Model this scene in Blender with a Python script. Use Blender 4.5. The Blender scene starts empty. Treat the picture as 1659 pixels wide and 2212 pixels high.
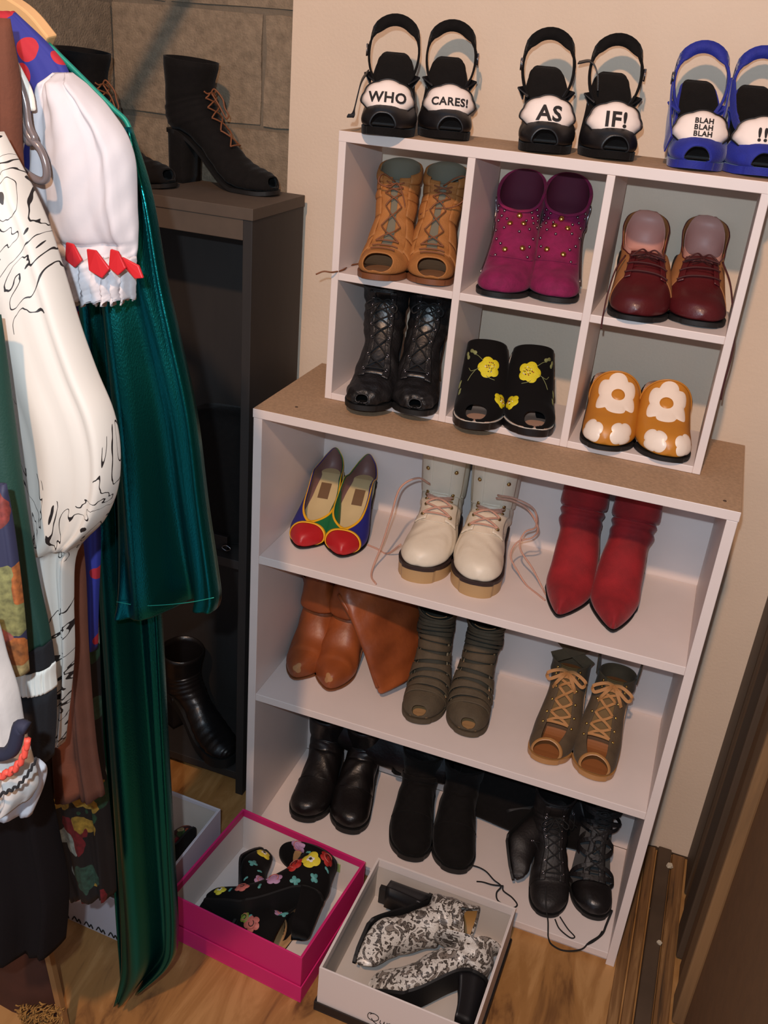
import bpy, bmesh, math, random
import numpy as np
from mathutils import Vector, Matrix
random.seed(7)
SC = bpy.context.scene
COL = SC.collection
PI = math.pi
# ------------------------------------------------------------------ camera
CP = np.array([0.6893, -1.3675, 1.5735])
_e = (1.1060, -0.0806, 0.3513)
FPX = 2043.7
def _rot(e):
    cx, sx, cy, sy, cz, sz = math.cos(e[0]), math.sin(e[0]), math.cos(e[1]), math.sin(e[1]), math.cos(e[2]), math.sin(e[2])
    return (np.array([[cz, -sz, 0], [sz, cz, 0], [0, 0, 1]]) @ np.array([[cy, 0, sy], [0, 1, 0], [-sy, 0, cy]])
            @ np.array([[1, 0, 0], [0, cx, -sx], [0, sx, cx]]))
CM = _rot(_e)
cam_d = bpy.data.cameras.new('camera'); cam = bpy.data.objects.new('camera', cam_d); COL.objects.link(cam)
cam_d.sensor_fit = 'HORIZONTAL'; cam_d.sensor_width = 36; cam_d.lens = FPX * 36 / 1659
cam_d.clip_start = 0.02
cam.matrix_world = Matrix([[*CM[0], CP[0]], [*CM[1], CP[1]], [*CM[2], CP[2]], [0, 0, 0, 1]])
SC.camera = cam
def un(u, v, ax, val):
    """where the sight line of a photo pixel meets the plane axis=val"""
    d = CM @ np.array([(u - 829.5) / FPX, (1106 - v) / FPX, -1.0])
    return CP + d * ((val - CP[ax]) / d[ax])
# ------------------------------------------------------------------ light and exposure
world = bpy.data.worlds.new('world'); SC.world = world; world.use_nodes = True
world.node_tree.nodes['Background'].inputs[0].default_value = (0.55, 0.75, 1.0, 1)
world.node_tree.nodes['Background'].inputs[1].default_value = 0.5
def lamp(name, loc, power, color, radius):
    d = bpy.data.lights.new(name, 'POINT'); d.energy = power; d.color = color; d.shadow_soft_size = radius
    o = bpy.data.objects.new(name, d); o.location = loc; COL.objects.link(o); return o
lamp('ceiling_bulb', (0.55, -2.2, 2.93), 188, (1.0, 0.60, 0.36), 0.045)
lamp('phone_flash', (0.66, -1.42, 1.66), 42.0, (0.68, 0.85, 1.0), 0.008)
SC.view_settings.view_transform = 'Standard'
SC.view_settings.look = 'None'
SC.view_settings.exposure = 0.0
SC.view_settings.gamma = 1
SC.view_settings.use_curve_mapping = False
# ------------------------------------------------------------------ materials
def lin(c):
    return tuple(((x / 255) / 12.92 if x / 255 <= 0.04045 else ((x / 255 + 0.055) / 1.055) ** 2.4) for x in c) + (1,)
MATS = {}
def mat(name, rgb, rough=0.6, metal=0.0, noise=0.0, nscale=40, bump=0.0, bscale=300, sheen=0.0, coat=0.0,
        rgb2=None, stretch=(1, 1, 1), spec=0.5, aniso=0):
    if name in MATS: return MATS[name]
    m = bpy.data.materials.new(name); m.use_nodes = True; MATS[name] = m
    nt = m.node_tree; b = nt.nodes['Principled BSDF']
    b.inputs['Base Color'].default_value = lin(rgb)
    b.inputs['Roughness'].default_value = rough; b.inputs['Metallic'].default_value = metal
    b.inputs['Specular IOR Level'].default_value = spec
    if aniso: b.inputs['Anisotropic'].default_value = aniso
    if sheen: b.inputs['Sheen Weight'].default_value = sheen; b.inputs['Sheen Roughness'].default_value = 0.35
    if coat: b.inputs['Coat Weight'].default_value = coat; b.inputs['Coat Roughness'].default_value = 0.15
    tc = nt.nodes.new('ShaderNodeTexCoord'); mp = nt.nodes.new('ShaderNodeMapping')
    nt.links.new(tc.outputs['Object'], mp.inputs[0]); mp.inputs['Scale'].default_value = stretch
    if noise or rgb2:
        n = nt.nodes.new('ShaderNodeTexNoise'); n.inputs['Scale'].default_value = nscale; n.inputs['Detail'].default_value = 5
        nt.links.new(mp.outputs[0], n.inputs['Vector'])
        r = nt.nodes.new('ShaderNodeValToRGB'); r.color_ramp.elements[0].position = 0.3; r.color_ramp.elements[1].position = 0.7
        c1 = lin(rgb)
        if rgb2: c0 = lin(rgb2)
        else: c0 = tuple(x * (1 - noise) for x in c1[:3]) + (1,)
        r.color_ramp.elements[0].color = c0; r.color_ramp.elements[1].color = c1
        nt.links.new(n.outputs['Fac'], r.inputs[0]); nt.links.new(r.outputs[0], b.inputs['Base Color'])
    if bump:
        n2 = nt.nodes.new('ShaderNodeTexNoise'); n2.inputs['Scale'].default_value = bscale; n2.inputs['Detail'].default_value = 4
        nt.links.new(mp.outputs[0], n2.inputs['Vector'])
        bp = nt.nodes.new('ShaderNodeBump'); bp.inputs['Strength'].default_value = bump; bp.inputs['Distance'].default_value = 0.002
        nt.links.new(n2.outputs['Fac'], bp.inputs['Height']); nt.links.new(bp.outputs[0], b.inputs['Normal'])
    return m
def N(nt, t, **kw):
    n = nt.nodes.new(t)
    for k, v in kw.items():
        if k in n.inputs: n.inputs[k].default_value = v
        else: setattr(n, k, v)
    return n
def ramp(nt, stops, interp='CONSTANT'):
    r = nt.nodes.new('ShaderNodeValToRGB'); cr = r.color_ramp; cr.interpolation = interp
    while len(cr.elements) > 1: cr.elements.remove(cr.elements[-1])
    cr.elements[0].position = stops[0][0]; cr.elements[0].color = lin(stops[0][1])
    for p, c in stops[1:]:
        e = cr.elements.new(p); e.color = lin(c)
    return r
def mixc(nt, fac, a, b):
    m = nt.nodes.new('ShaderNodeMix'); m.data_type = 'RGBA'
    for sock, v in ((m.inputs[0], fac), (m.inputs[6], a), (m.inputs[7], b)):
        if isinstance(v, bpy.types.NodeSocket): nt.links.new(v, sock)
        elif isinstance(v, (int, float)): sock.default_value = v
        else: sock.default_value = lin(v)
    return m.outputs[2]
def blobs_mat(name, base, cols, scale, thr, rough=0.7, stretch=(1, 1, 1), warp=0.02, sheen=0.0, thin=0.12):
    """printed cloth: voronoi blobs of random colours on a ground"""
    if name in MATS: return MATS[name]
    m = bpy.data.materials.new(name); m.use_nodes = True; MATS[name] = m
    nt = m.node_tree; b = nt.nodes['Principled BSDF']; b.inputs['Roughness'].default_value = rough
    if sheen: b.inputs['Sheen Weight'].default_value = sheen
    tc = N(nt, 'ShaderNodeTexCoord'); mp = N(nt, 'ShaderNodeMapping'); mp.inputs['Scale'].default_value = stretch
    nt.links.new(tc.outputs['Object'], mp.inputs[0])
    nz = N(nt, 'ShaderNodeTexNoise', Scale=scale * 1.6); nt.links.new(mp.outputs[0], nz.inputs['Vector'])
    mx = nt.nodes.new('ShaderNodeVectorMath'); mx.operation = 'MULTIPLY_ADD'
    nt.links.new(nz.outputs['Color'], mx.inputs[0]); mx.inputs[1].default_value = (warp,) * 3; nt.links.new(mp.outputs[0], mx.inputs[2])
    v = N(nt, 'ShaderNodeTexVoronoi', Scale=scale); nt.links.new(mx.outputs[0], v.inputs['Vector'])
    sp = N(nt, 'ShaderNodeSeparateColor'); nt.links.new(v.outputs['Color'], sp.inputs[0])
    k = len(cols); rp = ramp(nt, [(i / k, c) for i, c in enumerate(cols)]); nt.links.new(sp.outputs[0], rp.inputs[0])
    # inner tone of every blob
    v2 = N(nt, 'ShaderNodeTexNoise', Scale=scale * 6); nt.links.new(mp.outputs[0], v2.inputs['Vector'])
    dk = mixc(nt, v2.outputs['Fac'], (10, 10, 10), rp.outputs[0])
    st = nt.nodes.new('ShaderNodeMath'); st.operation = 'LESS_THAN'; st.inputs[1].default_value = thr
    nt.links.new(v.outputs['Distance'], st.inputs[0])
    g = nt.nodes.new('ShaderNodeMath'); g.operation = 'LESS_THAN'; g.inputs[1].default_value = 1 - thin
    nt.links.new(sp.outputs[1], g.inputs[0])
    mm = nt.nodes.new('ShaderNodeMath'); mm.operation = 'MULTIPLY'; nt.links.new(st.outputs[0], mm.inputs[0]); nt.links.new(g.outputs[0], mm.inputs[1])
    nt.links.new(mixc(nt, mm.outputs[0], base, dk), b.inputs['Base Color'])
    return m
def dots_mat(name, base, dot, scale, thr, rough=.8):
    m = bpy.data.materials.new(name); m.use_nodes = True; MATS[name] = m
    nt = m.node_tree; b = nt.nodes['Principled BSDF']; b.inputs['Roughness'].default_value = rough
    tc = N(nt, 'ShaderNodeTexCoord'); mp = N(nt, 'ShaderNodeMapping'); nt.links.new(tc.outputs['Object'], mp.inputs[0])
    mp.inputs['Scale'].default_value = (1, 0.3, 1)
    v = N(nt, 'ShaderNodeTexVoronoi', Scale=scale, Randomness=.55); nt.links.new(mp.outputs[0], v.inputs['Vector'])
    st = nt.nodes.new('ShaderNodeMath'); st.operation = 'LESS_THAN'; st.inputs[1].default_value = thr
    nt.links.new(v.outputs['Distance'], st.inputs[0]); nt.links.new(mixc(nt, st.outputs[0], base, dot), b.inputs['Base Color'])
    return m
def lines_mat(name, base, ink, scale, width, maskpos=.5, rough=.6):
    """ink drawing print: thin warped contour lines in patches"""
    m = bpy.data.materials.new(name); m.use_nodes = True; MATS[name] = m
    nt = m.node_tree; b = nt.nodes['Principled BSDF']; b.inputs['Roughness'].default_value = rough
    tc = N(nt, 'ShaderNodeTexCoord'); mp = N(nt, 'ShaderNodeMapping'); nt.links.new(tc.outputs['Object'], mp.inputs[0])
    mp.inputs['Scale'].default_value = (1.3, .5, .8)
    n = N(nt, 'ShaderNodeTexNoise', Scale=scale, Detail=3.0, Distortion=1.2); nt.links.new(mp.outputs[0], n.inputs['Vector'])
    a = nt.nodes.new('ShaderNodeMath'); a.operation = 'PINGPONG'; a.inputs[1].default_value = .06; nt.links.new(n.outputs['Fac'], a.inputs[0])
    l = nt.nodes.new('ShaderNodeMath'); l.operation = 'LESS_THAN'; l.inputs[1].default_value = width; nt.links.new(a.outputs[0], l.inputs[0])
    k = N(nt, 'ShaderNodeTexNoise', Scale=scale * .55, Detail=1.0); nt.links.new(mp.outputs[0], k.inputs['Vector'])
    g = nt.nodes.new('ShaderNodeMath'); g.operation = 'GREATER_THAN'; g.inputs[1].default_value = maskpos; nt.links.new(k.outputs['Fac'], g.inputs[0])
    mm = nt.nodes.new('ShaderNodeMath'); mm.operation = 'MULTIPLY'; nt.links.new(l.outputs[0], mm.inputs[0]); nt.links.new(g.outputs[0], mm.inputs[1])
    nt.links.new(mixc(nt, mm.outputs[0], base, ink), b.inputs['Base Color'])
    return m
def snake_mat():
    m = bpy.data.materials.new('snake_print'); m.use_nodes = True
    nt = m.node_tree; b = nt.nodes['Principled BSDF']; b.inputs['Roughness'].default_value = .33
    tc = N(nt, 'ShaderNodeTexCoord'); mp = N(nt, 'ShaderNodeMapping'); nt.links.new(tc.outputs['Object'], mp.inputs[0])
    big = N(nt, 'ShaderNodeTexNoise', Scale=46.0, Detail=2.0, Distortion=.8); nt.links.new(mp.outputs[0], big.inputs['Vector'])
    sc = N(nt, 'ShaderNodeTexVoronoi', Scale=330.0, Randomness=.25); nt.links.new(mp.outputs[0], sc.inputs['Vector'])
    sc.feature = 'DISTANCE_TO_EDGE'
    # zones: white ground / dark saddle / grey-brown saddle centre
    z = ramp(nt, [(0, (70, 62, 55)), (.40, (35, 28, 24)), (.43, (215, 208, 198)), (.56, (212, 205, 195)), (.575, (55, 45, 38)), (.61, (120, 108, 98))])
    nt.links.new(big.outputs['Fac'], z.inputs[0])
    fl = N(nt, 'ShaderNodeTexNoise', Scale=140.0, Detail=1.0); nt.links.new(mp.outputs[0], fl.inputs['Vector'])
    t = nt.nodes.new('ShaderNodeMath'); t.operation = 'GREATER_THAN'; t.inputs[1].default_value = .60; nt.links.new(fl.outputs['Fac'], t.inputs[0])
    c = mixc(nt, t.outputs[0], z.outputs[0], (38, 28, 22))
    e = nt.nodes.new('ShaderNodeMath'); e.operation = 'LESS_THAN'; e.inputs[1].default_value = .07; nt.links.new(sc.outputs[0], e.inputs[0])
    e2 = nt.nodes.new('ShaderNodeMath'); e2.operation = 'MULTIPLY'; e2.inputs[1].default_value = .55; nt.links.new(e.outputs[0], e2.inputs[0])
    nt.links.new(mixc(nt, e2.outputs[0], c, (165, 155, 145)), b.inputs['Base Color'])
    return m
def wood_mat(name, c1, c2, c3, stretch, scale=6, rough=.55):
    m = bpy.data.materials.new(name); m.use_nodes = True; MATS[name] = m
    nt = m.node_tree; b = nt.nodes['Principled BSDF']; b.inputs['Roughness'].default_value = rough
    tc = N(nt, 'ShaderNodeTexCoord'); mp = N(nt, 'ShaderNodeMapping'); nt.links.new(tc.outputs['Object'], mp.inputs[0])
    mp.inputs['Scale'].default_value = stretch; mp.inputs['Rotation'].default_value = (0, 0, .12)
    n = N(nt, 'ShaderNodeTexNoise', Scale=scale, Detail=8.0, Distortion=.9, Roughness=.62); nt.links.new(mp.outputs[0], n.inputs['Vector'])
    r = ramp(nt, [(.3, c3), (.48, c1), (.66, c2)], 'EASE'); nt.links.new(n.outputs['Fac'], r.inputs[0])
    nt.links.new(r.outputs[0], b.inputs['Base Color'])
    bp = N(nt, 'ShaderNodeBump', Strength=.15, Distance=.003); nt.links.new(n.outputs['Fac'], bp.inputs['Height']); nt.links.new(bp.outputs[0], b.inputs['Normal'])
    return m
# ------------------------------------------------------------------ mesh helpers
def T(o, label=None, cat=None, group=None, kind=None):
    if label: o['label'] = label
    if cat: o['category'] = cat
    if group: o['group'] = group
    if kind: o['kind'] = kind
    return o
def empty(name, loc=(0, 0, 0), rz=0.0, label=None, cat=None, group=None, rot=None):
    o = bpy.data.objects.new(name, None); COL.objects.link(o); o.location = loc
    o.rotation_euler = rot if rot else (0, 0, rz); o.empty_display_size = .03
    return T(o, label, cat, group)
def mk(name, V, F, m, parent=None, smooth=True, sol=0, sub=0, soff=-1.0, kind=None, label=None, bev=0):
    me = bpy.data.meshes.new(name); me.from_pydata([tuple(map(float, v)) for v in V], [], F)
    ms = m if isinstance(m, (list, tuple)) else [m]
    for x in ms: me.materials.append(x)
    if smooth: me.polygons.foreach_set('use_smooth', [True] * len(me.polygons))
    me.update()
    o = bpy.data.objects.new(name, me); COL.objects.link(o)
    if parent: o.parent = parent
    if bev:
        b = o.modifiers.new('b', 'BEVEL'); b.width = bev; b.segments = 2; b.limit_method = 'ANGLE'
    if sol:
        s = o.modifiers.new('s', 'SOLIDIFY'); s.thickness = sol; s.offset = soff
    if sub:
        s = o.modifiers.new('u', 'SUBSURF'); s.levels = s.render_levels = sub
    if kind: o['kind'] = kind
    if label: o['label'] = label
    return o
def boxVF(x0, x1, y0, y1, z0, z1):
    V = [(x0, y0, z0), (x1, y0, z0), (x1, y1, z0), (x0, y1, z0), (x0, y0, z1), (x1, y0, z1), (x1, y1, z1), (x0, y1, z1)]
    F = [(0, 3, 2, 1), (4, 5, 6, 7), (0, 1, 5, 4), (1, 2, 6, 5), (2, 3, 7, 6), (3, 0, 4, 7)]
    return V, F
def box(name, x0, x1, y0, y1, z0, z1, m, parent=None, bev=.001, kind=None, label=None):
    V, F = boxVF(x0, x1, y0, y1, z0, z1)
    return mk(name, V, F, m, parent, smooth=False, bev=bev, kind=kind, label=label)
def cat_rom(P, n, closed=False):
    P = np.array(P, float); k = len(P)
    out = []
    segs = k if closed else k - 1
    for i in range(segs):
        p0 = P[(i - 1) % k] if closed or i > 0 else 2 * P[0] - P[1]
        p1 = P[i]; p2 = P[(i + 1) % k]
        p3 = P[(i + 2) % k] if closed or i + 2 < k else 2 * P[-1] - P[-2]
        for j in range(n):
            t = j / n
            out.append(.5 * ((2 * p1) + (-p0 + p2) * t + (2 * p0 - 5 * p1 + 4 * p2 - p3) * t * t + (-p0 + 3 * p1 - 3 * p2 + p3) * t ** 3))
    if not closed: out.append(P[-1])
    return np.array(out)
def tubeVF(P, r, n=6, closed=False):
    P = np.array(P, float); k = len(P); V = []; F = []
    up = np.array([0.12, 0.33, 0.93])
    for i in range(k):
        a = P[(i - 1) % k] if closed or i > 0 else P[i]; b = P[(i + 1) % k] if closed or i < k - 1 else P[i]
        t = b - a; t = t / (np.linalg.norm(t) + 1e-12)
        s = np.cross(t, up); ln = np.linalg.norm(s)
        s = s / ln if ln > .05 else np.array([1.0, 0, 0]); w = np.cross(s, t)
        up = w
        rr = r[i] if hasattr(r, '__len__') else r
        for j in range(n):
            an = 2 * PI * j / n
            V.append(P[i] + rr * (math.cos(an) * s + math.sin(an) * w))
    for i in range(k if closed else k - 1):
        i2 = (i + 1) % k
        for j in range(n):
            F.append((i * n + j, i * n + (j + 1) % n, i2 * n + (j + 1) % n, i2 * n + j))
    if not closed:
        F.append(tuple(range(n))[::-1]); F.append(tuple((k - 1) * n + j for j in range(n)))
    return V, F
def tube(name, P, r, m, parent=None, n=6, res=6, closed=False, kind=None, label=None):
    V, F = tubeVF(cat_rom(P, res, closed) if res > 1 else P, r, n, closed)
    return mk(name, V, F, m, parent, kind=kind, label=label)
def joinVF(parts):
    V = []; F = []
    for v, f in parts:
        o = len(V); V += list(v); F += [tuple(i + o for i in x) for x in f]
    return V, F
def tubes(name, paths, r, m, parent=None, n=6, res=6, kind=None):
    V, F = joinVF([tubeVF(cat_rom(P, res) if res > 1 else P, r, n) for P in paths])
    return mk(name, V, F, m, parent, kind=kind)
def ribbonVF(P, wdir, width, th):
    """flat band along P; wdir: its width direction per point"""
    P = np.array(P, float); k = len(P); V = []; F = []
    for i in range(k):
        t = P[min(i + 1, k - 1)] - P[max(i - 1, 0)]; t = t / (np.linalg.norm(t) + 1e-12)
        w = np.array(wdir[i] if hasattr(wdir[0], '__len__') else wdir, float); w = w - t * (w @ t); w /= np.linalg.norm(w) + 1e-12
        nn = np.cross(t, w); ww = width[i] if hasattr(width, '__len__') else width
        for a, b in ((-1, -1), (1, -1), (1, 1), (-1, 1)): V.append(P[i] + w * a * ww / 2 + nn * b * th / 2)
    for i in range(k - 1):
        for j in range(4): F.append((i * 4 + j, i * 4 + (j + 1) % 4, i * 4 + 4 + (j + 1) % 4, i * 4 + 4 + j))
    F.append((3, 2, 1, 0)); F.append(tuple((k - 1) * 4 + j for j in range(4)))
    return V, F
def ribbon(name, P, wdir, width, th, m, parent=None, bev=.0005):
    V, F = ribbonVF(P, wdir, width, th); return mk(name, V, F, m, parent, smooth=False, bev=bev)
def dome_mesh(name, r, h, m, torus=False):
    V = []; F = []
    if torus:
        n, k = 12, 6
        for i in range(n):
            for j in range(k):
                a = 2 * PI * i / n; b = 2 * PI * j / k
                V.append(((r + h * math.cos(b)) * math.cos(a), (r + h * math.cos(b)) * math.sin(a), h * math.sin(b)))
        for i in range(n):
            for j in range(k): F.append((i * k + j, ((i + 1) % n) * k + j, ((i + 1) % n) * k + (j + 1) % k, i * k + (j + 1) % k))
    else:
        n = 8
        for i in range(3):
            f = i / 3 * PI / 2
            for j in range(n): V.append((r * math.cos(f) * math.cos(2 * PI * j / n), r * math.cos(f) * math.sin(2 * PI * j / n), h * math.sin(f)))
        V.append((0, 0, h))
        for i in range(2):
            for j in range(n): F.append((i * n + j, i * n + (j + 1) % n, (i + 1) * n + (j + 1) % n, (i + 1) * n + j))
        for j in range(n): F.append((2 * n + j, 2 * n + (j + 1) % n, 3 * n))
        F.append(tuple(range(n))[::-1])
    me = bpy.data.meshes.new(name); me.from_pydata(V, [], F); me.materials.append(m)
    me.polygons.foreach_set('use_smooth', [True] * len(me.polygons)); return me
def inst(name, me, loc, nrm, parent):
    o = bpy.data.objects.new(name, me); COL.objects.link(o); o.parent = parent
    o.location = tuple(map(float, loc)); o.rotation_euler = Vector(tuple(map(float, nrm))).to_track_quat('Z', 'Y').to_euler()
    return o
def scatterVF(me, spots):
    V = []; F = []
    mv = [v.co.copy() for v in me.vertices]; mf = [tuple(p.vertices) for p in me.polygons]
    for loc, nrm in spots:
        q = Vector(tuple(map(float, nrm))).to_track_quat('Z', 'Y').to_matrix(); o = len(V); L = Vector(tuple(map(float, loc)))
        V += [tuple(q @ v + L) for v in mv]; F += [tuple(i + o for i in f) for f in mf]
    return V, F
# ------------------------------------------------------------------ the shell of a shoe
class Shell:
    """rings hinged along a foot: column = Gy,Gz (sole / back line), Fy,Fz (top / front line), half width, x shift, g, e"""
    def __init__(s, rings, mir=1):
        s.R = np.array(rings, float); s.K = len(s.R); s.mir = mir
    def ring(s, t):
        t = np.clip(np.asarray(t, float), 0, s.K - 1 - 1e-9); i = t.astype(int); f = (t - i)[..., None]
        R = s.R; p1 = R[i]; p2 = R[np.minimum(i + 1, s.K - 1)]
        p0 = np.where((i > 0)[..., None], R[np.maximum(i - 1, 0)], 2 * p1 - p2)
        p3 = np.where((i < s.K - 2)[..., None], R[np.minimum(i + 2, s.K - 1)], 2 * p2 - p1)
        return .5 * (2 * p1 + (p2 - p0) * f + (2 * p0 - 5 * p1 + 4 * p2 - p3) * f ** 2 + (3 * p1 - p0 - 3 * p2 + p3) * f ** 3)
    def raw(s, t, a):
        t, a = np.broadcast_arrays(np.asarray(t, float), np.asarray(a, float))
        r = s.ring(t); th = 2 * PI * a; q = .5 - .5 * np.cos(th); q = np.power(np.clip(q, 0, 1), np.maximum(r[..., 6], .3))
        sn = np.sin(th); x = (r[..., 5] + np.maximum(r[..., 4], 0) * np.sign(sn) * np.abs(sn) ** np.maximum(r[..., 7], .3)) * s.mir
        y = r[..., 0] + (r[..., 2] - r[..., 0]) * q; z = r[..., 1] + (r[..., 3] - r[..., 1]) * q
        return np.stack([x, y, z], -1)
    def nrm(s, t, a):
        d1 = s.raw(np.asarray(t) + .02, a) - s.raw(np.asarray(t) - .02, a); d2 = s.raw(t, np.asarray(a) + .004) - s.raw(t, np.asarray(a) - .004)
        n = np.cross(d1, d2); n /= np.linalg.norm(n, axis=-1, keepdims=True) + 1e-12
        c = .5 * (s.raw(t, 0.0 * np.asarray(a)) + s.raw(t, .5 + 0.0 * np.asarray(a)))
        sg = np.sign(np.sum(n * (s.raw(t, a) - c), -1, keepdims=True)); sg[sg == 0] = 1
        return n * sg
    def pt(s, t, a, h=0.0):
        p = s.raw(t, a)
        return p + s.nrm(t, a) * np.asarray(h)[..., None] if np.any(np.asarray(h) != 0) else p
    def patch(s, lo, hi, a0=0.0, a1=1.0, ns=24, na=48, off=0.0):
        A = np.linspace(a0, a1, na + 1); f = np.linspace(0, 1, ns + 1)
        LO = np.array([lo(a) if callable(lo) else lo for a in A]); HI = np.array([hi(a) if callable(hi) else hi for a in A])
        S = LO[None, :] + (HI - LO)[None, :] * f[:, None]; AA = np.broadcast_to(A[None, :], S.shape)
        O = off(S, AA) if callable(off) else np.full(S.shape, off, float)
        P = s.pt(S, AA, O); wrap = abs(a1 - a0 - 1) < 1e-6; m = na if wrap else na + 1
        V = P[:, :m].reshape(-1, 3); F = []
        for i in range(ns):
            for j in range(na):
                j2 = (j + 1) % m if wrap else j + 1
                F.append((i * m + j, i * m + j2, (i + 1) * m + j2, (i + 1) * m + j))
        cap = wrap and float(np.max(np.abs(LO))) < 1e-6
        # outward winding
        i, j = ns // 2, na // 3
        p = P[i, j]; n = np.cross(P[i, min(j + 1, na)] - p, P[min(i + 1, ns), j] - p)
        if n @ s.nrm(S[i, j], AA[i, j]) < 0: F = [x[::-1] for x in F]
        if cap: F.append(tuple(range(m)) if (F[0][0], F[0][1]) != (0, 1) else tuple(range(m))[::-1])
        return V, F
    def loc(s, t0, a0, U, W):
        """wrap flat offsets (U across, W towards the toe tip) onto the surface, return t,a"""
        def inv(X, P, x0, D):
            c = np.concatenate([[0], np.cumsum(np.linalg.norm(np.diff(P, axis=0), axis=1))]); c -= np.interp(x0, X, c)
            return np.interp(D, c, X)
        TT = np.linspace(max(0, t0 - 7), min(s.K - 1, t0 + 7), 200); AA = np.linspace(a0 - .5, a0 + .5, 241)
        sc = np.ndim(U) == 0; U = np.atleast_1d(np.asarray(U, float)); W = np.atleast_1d(np.asarray(W, float))
        t = inv(TT, s.raw(TT, a0), t0, -W); a = inv(AA, s.raw(t0, AA), a0, U)
        # settle each point where the flat motif, laid on the surface, meets it
        P0 = s.raw(t0, a0); da = s.raw(t0, a0 + .01) - s.raw(t0, a0 - .01); dt = s.raw(t0 - .1, a0) - s.raw(t0 + .1, a0)
        da = da / np.linalg.norm(da); dt = dt - da * (dt @ da); dt = dt / np.linalg.norm(dt)
        tgt = P0 + U[:, None] * da + W[:, None] * dt
        for _ in range(10):
            P = s.raw(t, a); e = tgt - P; Jt = (s.raw(t + .02, a) - s.raw(t - .02, a)) / .04; Ja = (s.raw(t, a + .002) - s.raw(t, a - .002)) / .004
            A = (Jt * Jt).sum(-1) + 1e-9; B = (Jt * Ja).sum(-1); C = (Ja * Ja).sum(-1) + 1e-7; p = (Jt * e).sum(-1); q = (Ja * e).sum(-1); D = A * C - B * B + 1e-14
            t = np.clip(t + np.clip((C * p - B * q) / D, -.5, .5) * .7, .05, s.K - 1.02); a = np.clip(a + np.clip((A * q - B * p) / D, -.03, .03) * .7, a0 - .3, a0 + .3)
        return (float(t[0]), float(a[0])) if sc else (t, a)
    def decal(s, t0, a0, rf, h=.0008, dome=.001, rot=0.0, n=36, m=4, sx=1.0):
        V = []; F = []; U = []; W = []; H = []
        for i in range(m + 1):
            for j in range(n):
                th = 2 * PI * j / n; r = rf(th) * i / m
                u = r * math.cos(th) * sx; w = r * math.sin(th)
                U.append(u * math.cos(rot) - w * math.sin(rot)); W.append(u * math.sin(rot) + w * math.cos(rot)); H.append(h + dome * (1 - (i / m) ** 2) if i < m else h * .2)
        t, a = s.loc(t0, a0, np.array(U), np.array(W)); P = s.pt(t, a, np.array(H))
        for i in range(m):
            for j in range(n): F.append((i * n + j, i * n + (j + 1) % n, (i + 1) * n + (j + 1) % n, (i + 1) * n + j))
        i = n * (m // 2)
        nn = np.cross(P[F[i][1]] - P[F[i][0]], P[F[i][3]] - P[F[i][0]])
        if nn @ s.nrm(t0, a0) < 0: F = [x[::-1] for x in F]
        return list(P), F
    def line(s, t0, a0, uw, h=.001):
        uw = np.array(uw, float); t, a = s.loc(t0, a0, uw[:, 0], uw[:, 1]); return s.pt(t, a, h)
def sm(x): x = min(max(x, 0), 1); return x * x * (3 - 2 * x)
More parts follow.
